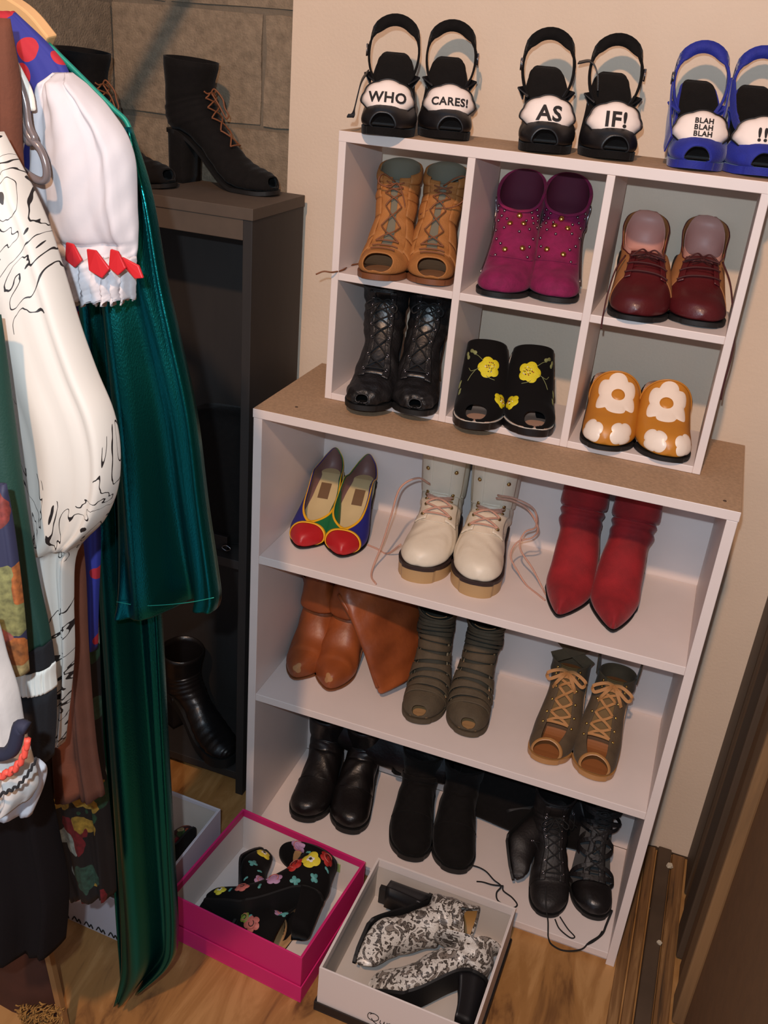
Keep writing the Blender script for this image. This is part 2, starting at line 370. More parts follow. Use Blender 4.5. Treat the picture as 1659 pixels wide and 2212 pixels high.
class Last:
    def __init__(s, L=.20, hh=.08, zp=.006, W=.041, toe='round', ht=1.0, top=.175, sf=.118, sb=.202, sw=.046, mir=1, heel=.027, skew=.005, topf=None, arch=.76, ank=.035, seat=.03):
        s.seat = seat
        s.L, s.hh, s.zp, s.W, s.toe, s.mir, s.hw_, s.arch, s.skew = L, hh, zp, W, toe, mir, heel, arch, skew
        k = L / .2
        Gy = [0, .003, .012, .030, .055, .080, .105, .135, .165, .188, .199, .202, .199, sb / k]
        Fy = [0, .004, .012, .029, .048, .066, .083, .099, .112, .119, .123, .126, .128, sf / k]
        fz = [.012, .020, .027, .033, .038, .043, .048, .052, .055, .058, .062, .066, .070]
        fh = [0, 0, 0, 0, .0, .06, .2, .4, .58, .72, .84, .93, 1.0]
        w = [None] * 9 + [ank * .97, ank * .96, ank * .97, ank * 1.03, sw]
        gg = [1.6, 1.9, 1.9, 1.9, 1.9, 1.8, 1.6, 1.4, 1.2, 1.1, 1, 1, 1, 1]
        ee = [.8, .75, .72, .72, .72, .75, .8, .85, .85, .85, .85, .85, .85, .85]
        rings = []
        for j in range(14):
            gy = Gy[j] * k; fy = Fy[j] * k
            if j < 13: FZ = zp + fz[j] * ht * (1 if j < 9 else 1 / max(ht, .6) ** .6) + fh[j] * hh
            else: FZ = topf if topf else top
            if topf and 4 < j < 13: FZ = min(FZ, topf - (13 - j) * (topf - zp - .038 * ht) / 9.0 * .55)
            if j < 10: GZ = s.zb(gy)
            elif j < 13: GZ = zp + hh + (.012, .030, .052)[j - 10]
            else: GZ = top
            if j == 0: GZ += .005
            if j == 1: GZ += .001
            ww = w[j] if w[j] else max(s.hw(gy) * 1.02, .003)
            if j == 8: ww = max(.5 * (ww + ank), .03)
            rings.append((gy, GZ, fy, FZ, ww, skew * s.cxf(gy / L) if j < 9 else 0, gg[j], ee[j]))
        s.S = Shell(rings, mir)
    def cxf(s, u): return math.sin(PI * min(max(u, 0), 1)) - .9 * max(0, 1 - u / .35)
    def zb(s, y):
        yb = .33 * s.L; t = (y - yb) / (s.L - s.seat - yb)
        return s.zp + s.hh * (sm(t) * .6 + .4 * min(max(t, 0), 1)) + (.0025 * (1 - y / .02) if y < .02 else 0)
    def hw(s, y):
        u = max(y, 0)
        if s.toe == 'round': f = math.sqrt(max(0, 1 - (1 - min(u / .05, 1)) ** 2)) * .94 + .06 * min(u / .07, 1)
        elif s.toe == 'almond': f = math.sin(PI / 2 * min(u / .075, 1)) ** .68
        elif s.toe == 'point': f = min(u / .092, 1) ** .70 * (1 + .10 * math.sin(PI * min(u / .092, 1)))
        elif s.toe == 'square': f = (1 - (1 - min(u / .045, 1)) ** 3.2) ** .6 * .8 + .2 * min(u / .07, 1)
        w = s.W * min(f, 1)
        yb = .36 * s.L
        if u > yb:
            v = (u - yb) / (s.L - yb)
            w = s.W * (1 + (s.arch - 1) * sm(v / .55)) if v < .55 else s.W * s.arch + (s.hw_ - s.W * s.arch) * sm((v - .55) / .3)
        e = s.L - u
        if e < s.hw_: w = min(w, s.hw_ * math.sqrt(max(0, 1 - (1 - e / s.hw_) ** 2)) + .0005)
        return max(w, .0008)
    def plate(s, y0=0.0, y1=None, th=.004, ex=.001, dz=0.0, n=54, ztop=None, sides=1.0, zmin=None, flatb=False):
        """foot-shaped plate that follows the sole line"""
        y1 = s.L if y1 is None else y1; V = []; F = []
        u = .5 - .5 * np.cos(np.linspace(0, PI, n + 1)); ys = y0 + (y1 - y0) * u
        for y in ys:
            yy = y - ex if y < .01 else (y + ex if y > s.L - .01 else y)
            w = (s.hw(y) + ex) * sides; c = s.skew * s.cxf(y / s.L) * s.mir; z = s.zb(y) + dz
            zb = 0.0 if flatb else z - th
            for x in (-1, -.5, 0, .5, 1): V.append((c + w * x, yy, z))
            for x in (1, .5, 0, -.5, -1): V.append((c + w * x * .985, yy, zb))
        for i in range(n):
            for j in range(10): F.append((i * 10 + j, i * 10 + (j + 1) % 10, i * 10 + 10 + (j + 1) % 10, i * 10 + 10 + j))
        F.append(tuple(range(10))); F.append(tuple(n * 10 + j for j in range(10))[::-1])
        return V, F
    def heel(s, depth=.055, taper=.85, back=0.0, wk=1.0, n=14, front=.0):
        """block heel: D-shaped, from the heel seat down to the ground"""
        V = []; F = []; zt = None
        rows = 8; L = s.L
        prof = []
        for j in range(n + 1):
            y = L - depth + depth * math.sin(j / n * PI / 2); prof.append((s.hw(min(y, L - .0004)), y))
        base = [(w, y) for w, y in prof] + [(-w, y) for w, y in prof[::-1]]
        for i in range(rows + 1):
            f = i / rows; k = taper + (1 - taper) * f ** 2
            for w, y in base:
                yy = L - back * (1 - f) - (L - y) * k - (L - L) ; ztop = s.zb(min(max(y, 0), L)) - .001
                V.append((w * k * wk, yy, ztop * f))
        m = len(base)
        for i in range(rows):
            for j in range(m): F.append((i * m + j, i * m + (j + 1) % m, (i + 1) * m + (j + 1) % m, (i + 1) * m + j))
        F.append(tuple(range(m))[::-1]); F.append(tuple(rows * m + j for j in range(m)))
        return V, F
def flower(r, k=5, d=.16, ph=0.0):
    return lambda th: r * (1 - d + d * abs(math.cos(k * (th + ph) / 2)) ** .7 * 1.6)
def leafrf(r, k=.35):
    return lambda th: r * (abs(math.cos(th)) ** 3 * (1 - k) + k * .7)
def dec(name, L, t, a, rf, m, parent, h=.0008, dome=.0012, rot=0.0, sx=1.0, label=None, n=36, mm=4):
    V, F = L.S.decal(t, a, rf, h, dome, rot, n=n, m=mm, sx=sx); return mk(name, V, F, m, parent, label=label)
def ptc(name, L, lo, hi, a0, a1, m, parent, ns=20, na=32, off=0.0, sol=.0016, soff=-1.0, sub=0, label=None, kind=None):
    V, F = L.S.patch(lo, hi, a0, a1, ns, na, off); return mk(name, V, F, m, parent, sol=sol, soff=soff, sub=sub, label=label, kind=kind)
def shoe_at(name, px, z, rz, label, cat='shoe', group=None, y=None):
    p = un(px[0], px[1], 2, z)
    return empty(name, (p[0], p[1], z), math.radians(rz), label, cat, group)
def lace_cross(L, s0, s1, n, a=.045, h=.003, sl=0.0):
    """criss-cross lacing paths over the instep"""
    out = []
    for i in range(n):
        t0 = s0 + (s1 - s0) * i / n; t1 = s0 + (s1 - s0) * (i + 1) / n
        for sg in (-1, 1):
            aa = np.linspace(.5 + sg * a, .5 - sg * a, 6); tt = np.linspace(t0, t1, 6)
            out.append(L.S.pt(tt, aa, h + .0015 * np.sin(np.linspace(0, PI, 6)) + (.001 if sg > 0 else 0)))
    out.append(L.S.pt(np.full(5, s0), np.linspace(.5 - a, .5 + a, 5), h + .001))
    return out
def bow(L, t, scale=.02, h=.006, droop=.012):
    """two loops and two ends from a knot at (t, top)"""
    c = L.S.pt(t, .5, h); out = []
    for sg in (-1, 1):
        out.append([c, c + (sg * scale * .6, -.006, .006), c + (sg * scale * 1.5, -.012, -.004), c + (sg * scale * 1.3, -.014, -droop * 1.3), c + (sg * scale * .5, -.010, -droop * .3), c])
        out.append([c, c + (sg * scale * .3, -.010, -.004), c + (sg * scale * .7, -.016, -droop * 1.6), c + (sg * scale * .9, -.016, -droop * 2.6)])
    return out
# ------------------------------------------------------------------ the room
M_wall = mat('cream_wall_paint', (223, 201, 178), .75, noise=.05, nscale=7, bump=.25, bscale=180)
M_block = mat('bare_concrete_block', (150, 132, 110), .95, noise=.35, nscale=60, bump=1.0, bscale=260)
M_mortar = mat('old_mortar', (122, 110, 94), .95, noise=.2, nscale=40, bump=.8, bscale=200)
M_floor = wood_mat('plywood_floor', (158, 112, 62), (182, 136, 84), (104, 68, 36), (5, 1.1, 1), 3.2, .5)
M_old = wood_mat('old_varnished_wood', (112, 84, 56), (138, 104, 68), (66, 46, 30), (1, 1, .08), 9, .6)
M_oldh = wood_mat('worn_threshold_wood', (120, 84, 48), (150, 112, 70), (62, 44, 28), (14, .8, 1), 5, .6)
M_dkw = mat('dark_stained_wood', (84, 66, 50), .6, noise=.3, nscale=14, stretch=(1, 1, .15))
M_brw = mat('brown_wall_paint', (120, 82, 44), .8, noise=.15, nscale=30, bump=.3, bscale=200)
M_plaster = mat('broken_plaster', (200, 188, 166), .9)
WY = .345
floor = box('floor', -1.1, 1.3, -1.9, .55, -.05, 0, M_floor, kind='structure')
def room_wall():
    # painted sheet over the block wall, ragged at its foot
    random.seed(3)
    xs = np.linspace(-.112, .934, 60)
    bot = []
    for x in xs:
        z = .006 + .003 * math.sin(x * 60) + random.uniform(-.0015, .0015)
        if x > .80: z = .003 + .010 * math.sin((x - .80) * 42) ** 2 + (.008 if .865 < x < .89 else 0) + random.uniform(-.002, .002)
        bot.append(z)
    V = []; F = []; zt = 2.5
    for y in (WY, WY + .03):
        for x, z in zip(xs, bot): V.append((x, y, z))
        for x in xs: V.append((x, y, zt))
    n = len(xs); m = 2 * n
    for i in range(n - 1):
        F.append((i, i + 1, n + i + 1, n + i)); F.append((m + i + 1, m + i, m + n + i, m + n + i + 1))
        F.append((i + 1, i, m + i, m + i + 1)); F.append((n + i, n + i + 1, m + n + i + 1, m + n + i))
    F.append((0, n, m + n, m)); F.append((n - 1, m + n - 1, m + 2 * n - 1, 2 * n - 1))
    return mk('wall_back', V, F, M_wall, smooth=False, kind='structure')
room_wall()
wb = box('wall_back_left', -.62, .92, WY + .062, .50, -.02, 2.5, M_mortar, bev=0, kind='structure')
def blockVF(x0, x1, y0, y1, z0, z1, rough=.0025, seed=0):
    rnd = random.Random(seed); V = []; F = []; nx, nz = 4, 3
    for i in range(nx + 1):
        for k in range(nz + 1):
            V.append((x0 + (x1 - x0) * i / nx + (rnd.uniform(-rough, rough)), y0 + rnd.uniform(-rough, rough) * .7, z0 + (z1 - z0) * k / nz + rnd.uniform(-rough, rough)))
    c = len(V); V += [(x0, y1, z0), (x1, y1, z0), (x1, y1, z1), (x0, y1, z1)]
    for i in range(nx):
        for k in range(nz):
            a = i * (nz + 1) + k; F.append((a, a + nz + 1, a + nz + 2, a + 1))
    F.append(tuple(i * (nz + 1) for i in range(nx, -1, -1)) + (c, c + 1))
    F.append(tuple(i * (nz + 1) + nz for i in range(nx + 1)) + (c + 2, c + 3))
    F.append(tuple(range(nz + 1)) + (c + 3, c)); F.append(tuple(nx * (nz + 1) + k for k in range(nz, -1, -1)) + (c + 1, c + 2))
    return V, F
s = 0
for k in range(6, 12):
    z0 = 1.398 + (k - 7) * .2 + .005; off = -.197 if k % 2 else .0
    for j in range(-2, 2):
        xa = off + j * .4 + .005; xb = xa + .39
        xa, xb = max(xa, -.60), min(xb, -.085)
        if xb - xa < .03: continue
        s += 1
        V, F = blockVF(xa, xb, WY + .0575, WY + .07, z0, z0 + .19, seed=s); mk('block', V, F, M_block, wb, smooth=False)
wl = box('wall_left', -.62, -.525, -1.2, WY + .06, -.02, 2.5, M_mortar, bev=0, kind='structure')
for k in range(6, 12):
    z0 = 1.398 + (k - 7) * .2 + .005; off = .1 if k % 2 else -.1
    for j in range(-2, 1):
        ya = off + j * .4 + .005; yb = min(ya + .39, WY + .045)
        if yb - ya < .03: continue
        s += 1
        V, F = blockVF(0, yb - ya, 0, .02, 0, .19, seed=s)
        V = [(-.520 - y, ya + x, z0 + z) for x, y, z in V]
        mk('block', V, F, M_block, wl, smooth=False)
# little window high on the left wall
win = box('window_1', -.53, -.50, -.02, .10, 1.55, 1.80, mat('black_window_frame', (34, 28, 26), .5), bev=.002, kind='structure')
gm = mat('daylight_pane', (225, 232, 250), .3); gb = gm.node_tree.nodes['Principled BSDF']
gb.inputs['Emission Color'].default_value = (.85, .9, 1, 1); gb.inputs['Emission Strength'].default_value = 1.0
box('pane', -.499, -.496, .035, .065, 1.57, 1.78, gm, win, bev=0)
# right wall: brown wall with old door trim on it
wr = box('wall_right', .935, 1.0, -1.9, WY + .03, -.02, 2.5, M_brw, bev=0, kind='structure')
n_ = 1
for (ya, yb, x, m_) in ((.232, WY + .001, .914, M_dkw), (.150, .230, .918, M_old), (.062, .148, .910, M_dkw), (-.02, .060, .921, M_brw), (-.085, -.022, .914, M_old)):
    box('trim_%d' % n_, x, .936, ya, yb, .012 if n_ % 2 else 0, 2.5, m_, bev=.004, kind='structure'); n_ += 1
for (xa, xb, h, ya, m_) in ((.803, .824, .006, -1.0, M_oldh), (.827, .846, .014, -1.2, M_oldh), (.850, .879, .022, -1.2, M_dkw), (.882, .910, .012, -1.2, M_oldh)):
    box('trim_%d' % n_, xa, xb, ya, WY - .004, 0, h, m_, bev=.003, kind='structure'); n_ += 1
box('trim_%d' % n_, .70, .934, WY + .002, WY + .03, 0, .02, M_dkw, bev=.003, kind='structure')
def chip(px, z, r, sd):
    rnd = random.Random(sd); p = un(px[0], px[1], 2, z)
    V = [(p[0] + r * math.cos(a) * rnd.uniform(.6, 1.1), p[1] + r * math.sin(a) * rnd.uniform(.6, 1.1), z + dz) for dz in (0, r * .7) for a in np.linspace(0, 2 * PI, 7)[:-1]]
    F = [tuple(range(6))[::-1], tuple(range(6, 12))] + [(i, (i + 1) % 6, 6 + (i + 1) % 6, 6 + i) for i in range(6)]
    return V, F
for i, (px, z, r, lb) in enumerate([((1408, 1965), .014, .0045, 'chip of white plaster on the worn wood strip beside the bookcase, nearer the wall'),
                                    ((1424, 2038), .022, .0055, 'square white plaster crumb lying on the dark floor strip, nearest the camera'),
                                    ((1446, 1872), .022, .0075, 'largest broken plaster lump under the ragged foot of the cream wall'),
                                    ((1500, 1890), .012, .0085, 'long pale plaster piece in the corner of cream wall and brown trim')]):
    V, F = chip(px, z, r, i); T(mk('plaster_chip', V, F, M_plaster, smooth=False), lb, 'rubble', 'plaster chips on the floor')
# ------------------------------------------------------------------ white bookcase
M_mel = mat('white_melamine', (228, 214, 208), .42, noise=.03, nscale=20)
M_edge = mat('white_edge_band', (238, 224, 216), .4)
M_chip = mat('bare_chipboard_top', (184, 150, 118), .7, noise=.25, nscale=220, bump=.2, bscale=300)
BW, BH, BD = .80, .9924, .2954; TK = .0165
bc = empty('bookcase', (0, 0, 0), 0, 'tall white open bookcase with three shelves of shoes and a bare chipboard top', 'bookcase')
box('side_panel', 0, TK, 0.001, BD, 0, BH - TK - .0003, M_mel, bc); box('side_panel', BW - TK, BW, 0.001, BD, 0, BH - TK - .0003, M_mel, bc)
def board(name, x0, x1, y0, y1, z, parent, chip=False):
    o = box(name, x0, x1, y0, y1, z - TK, z, M_mel, parent)
    if chip:
        o.data.materials.append(M_chip); o.data.polygons[1].material_index = 1
        o['label'] = 'board with brown chipboard upper face and white front edge'
    return o
board('top_board', -.001, BW + .001, 0, BD, BH, bc, True)
ZA, ZB, ZC = .7063, .3923, .030
for z in (ZA, ZB): board('shelf', TK, BW - TK, 0.002, BD - .007, z, bc)
board('bottom_board', TK, BW - TK, 0.002, BD - .007, ZC, bc)
box('kick_board', TK, BW - TK, .012, .026, 0, ZC - TK, M_mel, bc)
box('back_panel', TK, BW - TK, BD - .006, BD - .002, ZC, BH - TK, M_mel, bc, bev=0)
for x, y, z in ((.776, .03, BH), (.03, .27, BH), (.06, .045, BH)):
    tube('screw_hole', [(x, y, z - .0004), (x, y, z + .0005)], .0028, mat('screw_hole_shadow', (70, 48, 34), .8), bc, n=8, res=1)
# ------------------------------------------------------------------ white cube organiser
X0, X1, CF, CB, ZT, ZM = .0834, .7346, .1126, .285, 1.4383, 1.2171
D1, D2 = .302, .5135; t2 = .0125
co = empty('cube_organizer', (0, 0, 0), 0, 'white six-compartment cube organiser standing on the bookcase top', 'shelf')
box('side_panel', X0, X0 + t2, CF, CB, BH + .0005, ZT - t2, M_mel, co); box('side_panel', X1 - t2, X1, CF, CB, BH + .0005, ZT - t2, M_mel, co)
o = board('top_board', X0 - .0005, X1 + .0005, CF - .0005, CB, ZT, co, True); o.scale = (1, 1, 1)
for (xa, xb) in ((X0 + t2, D1 - t2 / 2), (D1 + t2 / 2, D2 - t2 / 2), (D2 + t2 / 2, X1 - t2)):
    box('shelf', xa, xb, CF, CB, ZM - t2, ZM, M_mel, co)
    box('bottom_board', xa, xb, CF, CB, BH + .0005, BH + t2, M_mel, co)
for d in (D1, D2): box('divider', d - t2 / 2, d + t2 / 2, CF, CB, BH + .0005, ZT - t2 - .004, M_mel, co)
ZH = BH + t2
# ------------------------------------------------------------------ dark bookcase in the corner
M_dark = mat('charcoal_laminate', (44, 40, 38), .6, noise=.15, nscale=50, stretch=(1, 1, .2))
M_darkt = mat('dusty_brown_laminate', (84, 71, 60), .65, noise=.15, nscale=30)
db = empty('dark_bookcase', (0, 0, 0), 0, 'dark grey bookcase in the corner left of the white one, black shoes on it', 'bookcase')
DX0, DX1, DY0, DY1, DZ = -.512, -.064, .110, .318, 1.300
box('side_panel', DX1 - .018, DX1, DY0, DY1, 0, DZ - .02, M_dark, db); box('side_panel', DX0, DX0 + .018, DY0, DY1, 0, DZ - .02, M_dark, db)
box('top_board', DX0, DX1 + .002, DY0 - .003, DY1, DZ - .02, DZ, M_darkt, db); box('front_rail', DX0 + .018, DX1 - .018, DY0, DY0 + .014, DZ - .055, DZ - .02, M_darkt, db)
box('back_panel', DX0 + .018, DX1 - .018, DY1 - .008, DY1 - .002, .0, DZ - .02, M_dark, db)
DS = .612
for z in (DS, .06): box('shelf', DX0 + .018, DX1 - .018, DY0 + .002, DY1 - .008, z - .02, z, M_dark, db)
# ------------------------------------------------------------------ shoe boxes
def shoebox(name, x, y, w, d, h, rz, m_out, m_in, label, th=.003, rim=0.0, lid=None, liph=.035):
    r = empty(name, (x, y, 0), math.radians(rz), label, 'shoe box')
    z0 = .004 if lid else 0
    def panel(x0, x1, y0, y1, side):
        V, F = boxVF(x0, x1, y0, y1, z0, h)
        o = mk('side_panel', V, F, [m_out, m_in], r, smooth=False, bev=.0006)
        o.data.polygons[side].material_index = 1
    panel(-w / 2, w / 2, -d / 2, -d / 2 + th, 4); panel(-w / 2, w / 2, d / 2 - th, d / 2, 2)
    panel(-w / 2, -w / 2 + th, -d / 2 + th, d / 2 - th, 3); panel(w / 2 - th, w / 2, -d / 2 + th, d / 2 - th, 5)
    box('bottom', -w / 2 + th, w / 2 - th, -d / 2 + th, d / 2 - th, z0, z0 + .003, m_in, r)
    if rim:    # folded rim inside the edge
        for a in ((-w / 2 + th, w / 2 - th, d / 2 - th - .0018, d / 2 - th), (-w / 2 + th, -w / 2 + th + .0018, -d / 2 + th, d / 2 - th - .002), (w / 2 - th - .0018, w / 2 - th, -d / 2 + th, d / 2 - th - .002)):
            box('folded_rim', *a, h - rim, h + .0004, m_out, r, bev=.0003)
    if lid:    # the lid lies upside down under the box
        e = .004; V, F = joinVF([boxVF(-w / 2 - e, w / 2 + e, -d / 2 - e, d / 2 + e, 0, .003), boxVF(-w / 2 - e, w / 2 + e, -d / 2 - e, -d / 2 - e + .0025, .003, liph), boxVF(-w / 2 - e, w / 2 + e, d / 2 + e - .0025, d / 2 + e, .003, liph),
                                 boxVF(-w / 2 - e, -w / 2 - e + .0025, -d / 2 - e + .0025, d / 2 + e - .0025, .003, liph), boxVF(w / 2 + e - .0025, w / 2 + e, -d / 2 - e + .0025, d / 2 + e - .0025, .003, liph)])
        mk('lid', V, F, lid, r, smooth=False, bev=.0005, label='upturned lid under the box')
    return r
M_pink = mat('hot_pink_card', (206, 34, 108), .55); M_pinki = mat('pale_card_inside', (222, 208, 200), .7)
M_wbox = mat('white_card', (224, 212, 206), .6); M_wboxi = mat('white_card_inside', (205, 194, 184), .7, noise=.05, nscale=20)
M_gbox = mat('lilac_white_card', (206, 200, 208), .6); M_blk = mat('black_card', (28, 22, 20), .55)
pb = shoebox('shoe_box', .1400, -.1665, .288, .252, .112, -5.5, M_pink, M_pinki, 'hot pink open shoe box on the floor holding black floral boots', rim=.016, lid=M_pink, liph=.040)
wx = shoebox('shoe_box', .4520, -.1735, .286, .277, .110, -1.5, M_wbox, M_wboxi, 'white open shoe box on the floor holding snake-print boots', rim=.019, lid=M_blk, liph=.022)
gx = shoebox('shoe_box', -.178, -.185, .280, .286, .110, -2, M_gbox, M_wboxi, 'white open shoe box behind the green dress with a floral boot in it', rim=.008)
box('size_sticker', .055, .092, .1195, .1205, .060, .082, mat('lime_sticker', (170, 186, 110), .6), pb, bev=0, label='pale green sticker inside the box')
# handwritten name on the white box front: flowing ink strokes
def script(parent, strokes, x, y, z, s, m, r=.0007):
    ps = [[(x + a * s, y, z + b * s) for a, b in st] for st in strokes]
    return tubes('lettering', ps, r, m, parent, n=5, res=8)
M_ink = mat('black_ink', (20, 16, 14), .5)
Q = [[(.5, .95), (.15, .9), (0, .5), (.15, .15), (.6, .1), (.95, .45), (.9, .85), (.5, .98), (.2, .75)], [(.35, .3), (.6, .0), (1.0, -.15), (1.3, .05)],
     [(1.15, .5), (1.15, .15), (1.4, .1), (1.5, .5), (1.5, .1), (1.7, .2)], [(1.75, .5), (1.75, -.4)], [(1.75, .35), (2.0, .55), (2.15, .3), (1.95, .08), (1.75, .15)],
     [(2.2, .2), (2.4, .5), (2.4, .12), (2.6, .2)], [(2.4, .72), (2.42, .75)], [(3.0, .35), (2.75, .5), (2.65, .25), (2.85, .08), (3.05, .3), (3.1, .95), (3.05, .15), (3.3, .15)]]
script(wx, Q, -.045, -.1391, .030, .021, M_ink)
# printed scrawl band at the foot of the other white box
ps = []
for i in range(9):
    x = -.13 + i * .028; ps.append([(x, -.1436, .006), (x + .006, -.1436, .016), (x + .012, -.1436, .006), (x + .016, -.1436, .014), (x + .02, -.1436, .005)])
tubes('printed_band', ps, .0014, M_ink, gx, n=5)
# ------------------------------------------------------------------ shoe materials
K_suede = mat('black_suede', (20, 17, 16), .9, noise=.3, nscale=90, bump=.4, bscale=500, sheen=.06, spec=.2)
K_leather = mat('black_leather', (20, 17, 17), .34, bump=.25, bscale=160)
K_matte = mat('matte_black_leather', (26, 22, 22), .55, bump=.35, bscale=200, noise=.2)
K_satin = mat('black_satin', (18, 16, 18), .4, bump=.1, bscale=700)
K_rub = mat('black_rubber', (18, 17, 17), .6)
K_cord = mat('black_cord', (16, 14, 14), .8)
K_gold = mat('polished_gold', (235, 195, 110), .22, 1.0)
K_silver = mat('gunmetal', (150, 145, 150), .25, 1.0)
K_brass = mat('brass_eyelet', (170, 140, 90), .3, 1.0)
K_cloud = mat('padded_white', (244, 228, 218), .6)
def mrr(i): return 1 if i else -1
# ------------------------------------------------------------------ 1  cloud sandals on top of the organiser
def cloud_outline(n=90):
    pts = []
    for j in range(n):
        th = 2 * PI * j / n; c, s_ = math.cos(th), math.sin(th)
        r = 1.0 + (.075 * abs(math.cos(th * 4.0)) if s_ > -.45 else .05 * abs(math.cos(th * 3.0)))
        x = .0425 * c * r; y = (.0285 if s_ > 0 else .0215) * s_ * r * (1 - .18 * c * c if s_ < 0 else 1)
        pts.append((x, y))
    return pts
def badge(parent, L, lines, size, mir, shift=0.0, tilt=-.02):
    # a padded cloud bent over the toe strap: bend maps (u right, v up, h out)
    R = .058
    def bm(u, v, h):
        a = u / R; rr = R + h
        return (shift + rr * math.sin(a), .030 + .45 * v - (rr * math.cos(a) - R) * .92 - h * .1, .052 + .88 * v + h * .35 - .10 * (1 - math.cos(a)) * R * 3)
    out = cloud_outline(); n = len(out); V = []; F = []; m = 4
    for i in range(m + 1):
        for x, y in out:
            f = i / m; hh = .0075 * (1 - f ** 6)
            V.append(bm(x * f, y * f, hh))
    for x, y in out: V.append(bm(x, y, -.003))
    for i in range(m + 1):
        for j in range(n): F.append((i * n + j, i * n + (j + 1) % n, (i + 1) * n + (j + 1) % n, (i + 1) * n + j))
    F.append(tuple((m + 1) * n + j for j in range(n)))
    b = mk('cloud_badge', V, F, K_cloud, parent, label='padded white cloud badge')
    V, F = tubeVF([bm(x * 1.01, y * 1.01, .001) for x, y in out], .0011, 5, closed=True); mk('badge_piping', V, F, K_satin, b)
    # lettering
    for k, (txt, v0) in enumerate(lines):
        cu = bpy.data.curves.new('txt', 'FONT'); cu.body = txt; cu.size = size; cu.align_x = 'CENTER'; cu.align_y = 'CENTER'
        cu.offset = size * .028; cu.extrude = .0004; cu.resolution_u = 3; cu.space_character = 1.08
        to = bpy.data.objects.new('txt', cu); COL.objects.link(to); dg = bpy.context.evaluated_depsgraph_get()
        me = bpy.data.meshes.new_from_object(to.evaluated_get(dg)); bpy.data.objects.remove(to)
        bmx = bmesh.new(); bmx.from_mesh(me); bmesh.ops.triangulate(bmx, faces=bmx.faces)
        bmesh.ops.subdivide_edges(bmx, edges=[e for e in bmx.edges if e.calc_length() > .006], cuts=2); bmx.to_mesh(me); bmx.free()
        for vx in me.vertices:
            u, v, h = vx.co; vx.co = bm(u * 1.06, v * 1.2 + v0, .0080 + h)
        me.materials.clear(); me.materials.append(mat('printed_black', (26, 20, 20), .7))
        o = bpy.data.objects.new('lettering', me); COL.objects.link(o); o.parent = b
def sandal(px, rz, lines, size, body, label, mir, buckle=1, top_z=.172, side=None, shift=0.0, y=None, loose=None):
    r = shoe_at('heeled_sandal', px, ZT, rz, label, 'sandal')
    L = Last(L=.178, hh=.100, zp=.012, W=.040, toe='round', mir=mir, heel=.0265, arch=.80, seat=.004)
    ms = M_cobalt if body == 'blue' else K_suede; mt = M_cobalt if body == 'blue' else K_satin
    V, F = L.plate(th=.011, ex=.0015); mk('sole', V, F, ms, r, smooth=False)
    V, F = L.plate(th=.0015, dz=.0036, sides=.90, y0=.004, y1=.174); ins = mk('insole', V, F, K_suede, r, smooth=False)
    gx_ = []
    for st in ([(-.008, .004), (-.002, .008), (.002, .000), (.008, .006)], [(-.010, -.003), (0, .003), (.009, -.004)], [(-.004, -.008), (.003, -.001), (.005, -.009), (-.003, -.012)]):
        gx_.append([((a) * 1.0, .155 - b, L.zb(.155 - b) + .0026) for a, b in st])
    tubes('gold_stamp', gx_, .0005, mat('gold_print', (170, 130, 60), .4, .6), ins, n=4)
    V, F = L.heel(depth=.046, taper=.8, back=.004); mk('heel', V, F, ms, r)
    # toe band with open front
    ptc('toe_band', L, lambda a: 1.15 + 1.2 * abs(a - .5), lambda a: 4.7 - .8 * abs(a - .5), .10, .90, mt, r, ns=14, na=32, off=.0022, sol=.003)
    badge(r, L, lines, size, mir, shift)
    # ankle loop: a wide strap rising from both sides of the heel seat
    P = []; Wd = []; wid = []
    for i in range(41):
        t = -PI * .5 + 2 * PI * i / 40
        x = .0395 * math.cos(t) * (1 + .12 * math.sin(t)); zz = math.sin(t)
        z = top_z - .052 + .054 * zz - .012; yv = .130 + .020 * zz
        if zz < -.55: x *= 1.0
        P.append((x, yv, z)); q = max(zz, 0) ** 1.5; Wd.append((.0, 1 - q, -.25 + 1.35 * q)); wid.append(.0105 + .0075 * max(zz, 0))
    V, F = ribbonVF(P[5:36], Wd[5:36], wid[5:36], .0035); mk('ankle_strap', V, F, ms, r, smooth=True)
    for sg in (-1, 1):   # side tabs that carry the loop
        ribbon('side_tab', [(sg * .0345, .128, .068), (sg * .0385, .124, .084), (sg * .030, .117, .098 - .013)][:2] + [P[35 if sg < 0 else 5]], (0, 1, 0), .016, .0025, mt, r)
    sx = .0405 * buckle; bz = top_z - .056
    bk = []
    c = np.array([sx * .99, .128, bz])
    tube('buckle', [c + (buckle * .0025, -.009, .008), c + (buckle * .0025, .009, .008), c + (buckle * .0025, .009, -.008), c + (buckle * .0025, -.009, -.008)], .0013, K_silver, r, n=6, res=1, closed=True)
    tube('buckle_pin', [c + (buckle * .003, -.001, .009), c + (buckle * .0035, .0, -.009)], .0008, K_silver, r, n=5, res=1)
    if side:      # crossing side straps
        for sg, k in side:
            ribbon('cross_strap', cat_rom([(sg * .043, .126, top_z - .052), (sg * .036, .085, .072), (sg * .022, .048, .052), (-sg * .006 + 0, .030, .050)][:4], 8), (0.3 * sg, 1, .3), .013, .0025, mt, r)
        ribbon('side_panel', cat_rom([(-mir * .040, .128, .10), (-mir * .043, .10, .078), (-mir * .044, .06, .048), (-mir * .043, .038, .03)], 8), (0, .5, 1), .030, .0022, mt, r)
    if loose:
        ribbon('loose_strap_end', cat_rom(loose, 8), (0, 1, .3), .010, .002, mt, r)
    return r
M_cobalt = mat('cobalt_suede', (30, 42, 150), .75, noise=.25, nscale=60, bump=.3, bscale=500, sheen=.3)
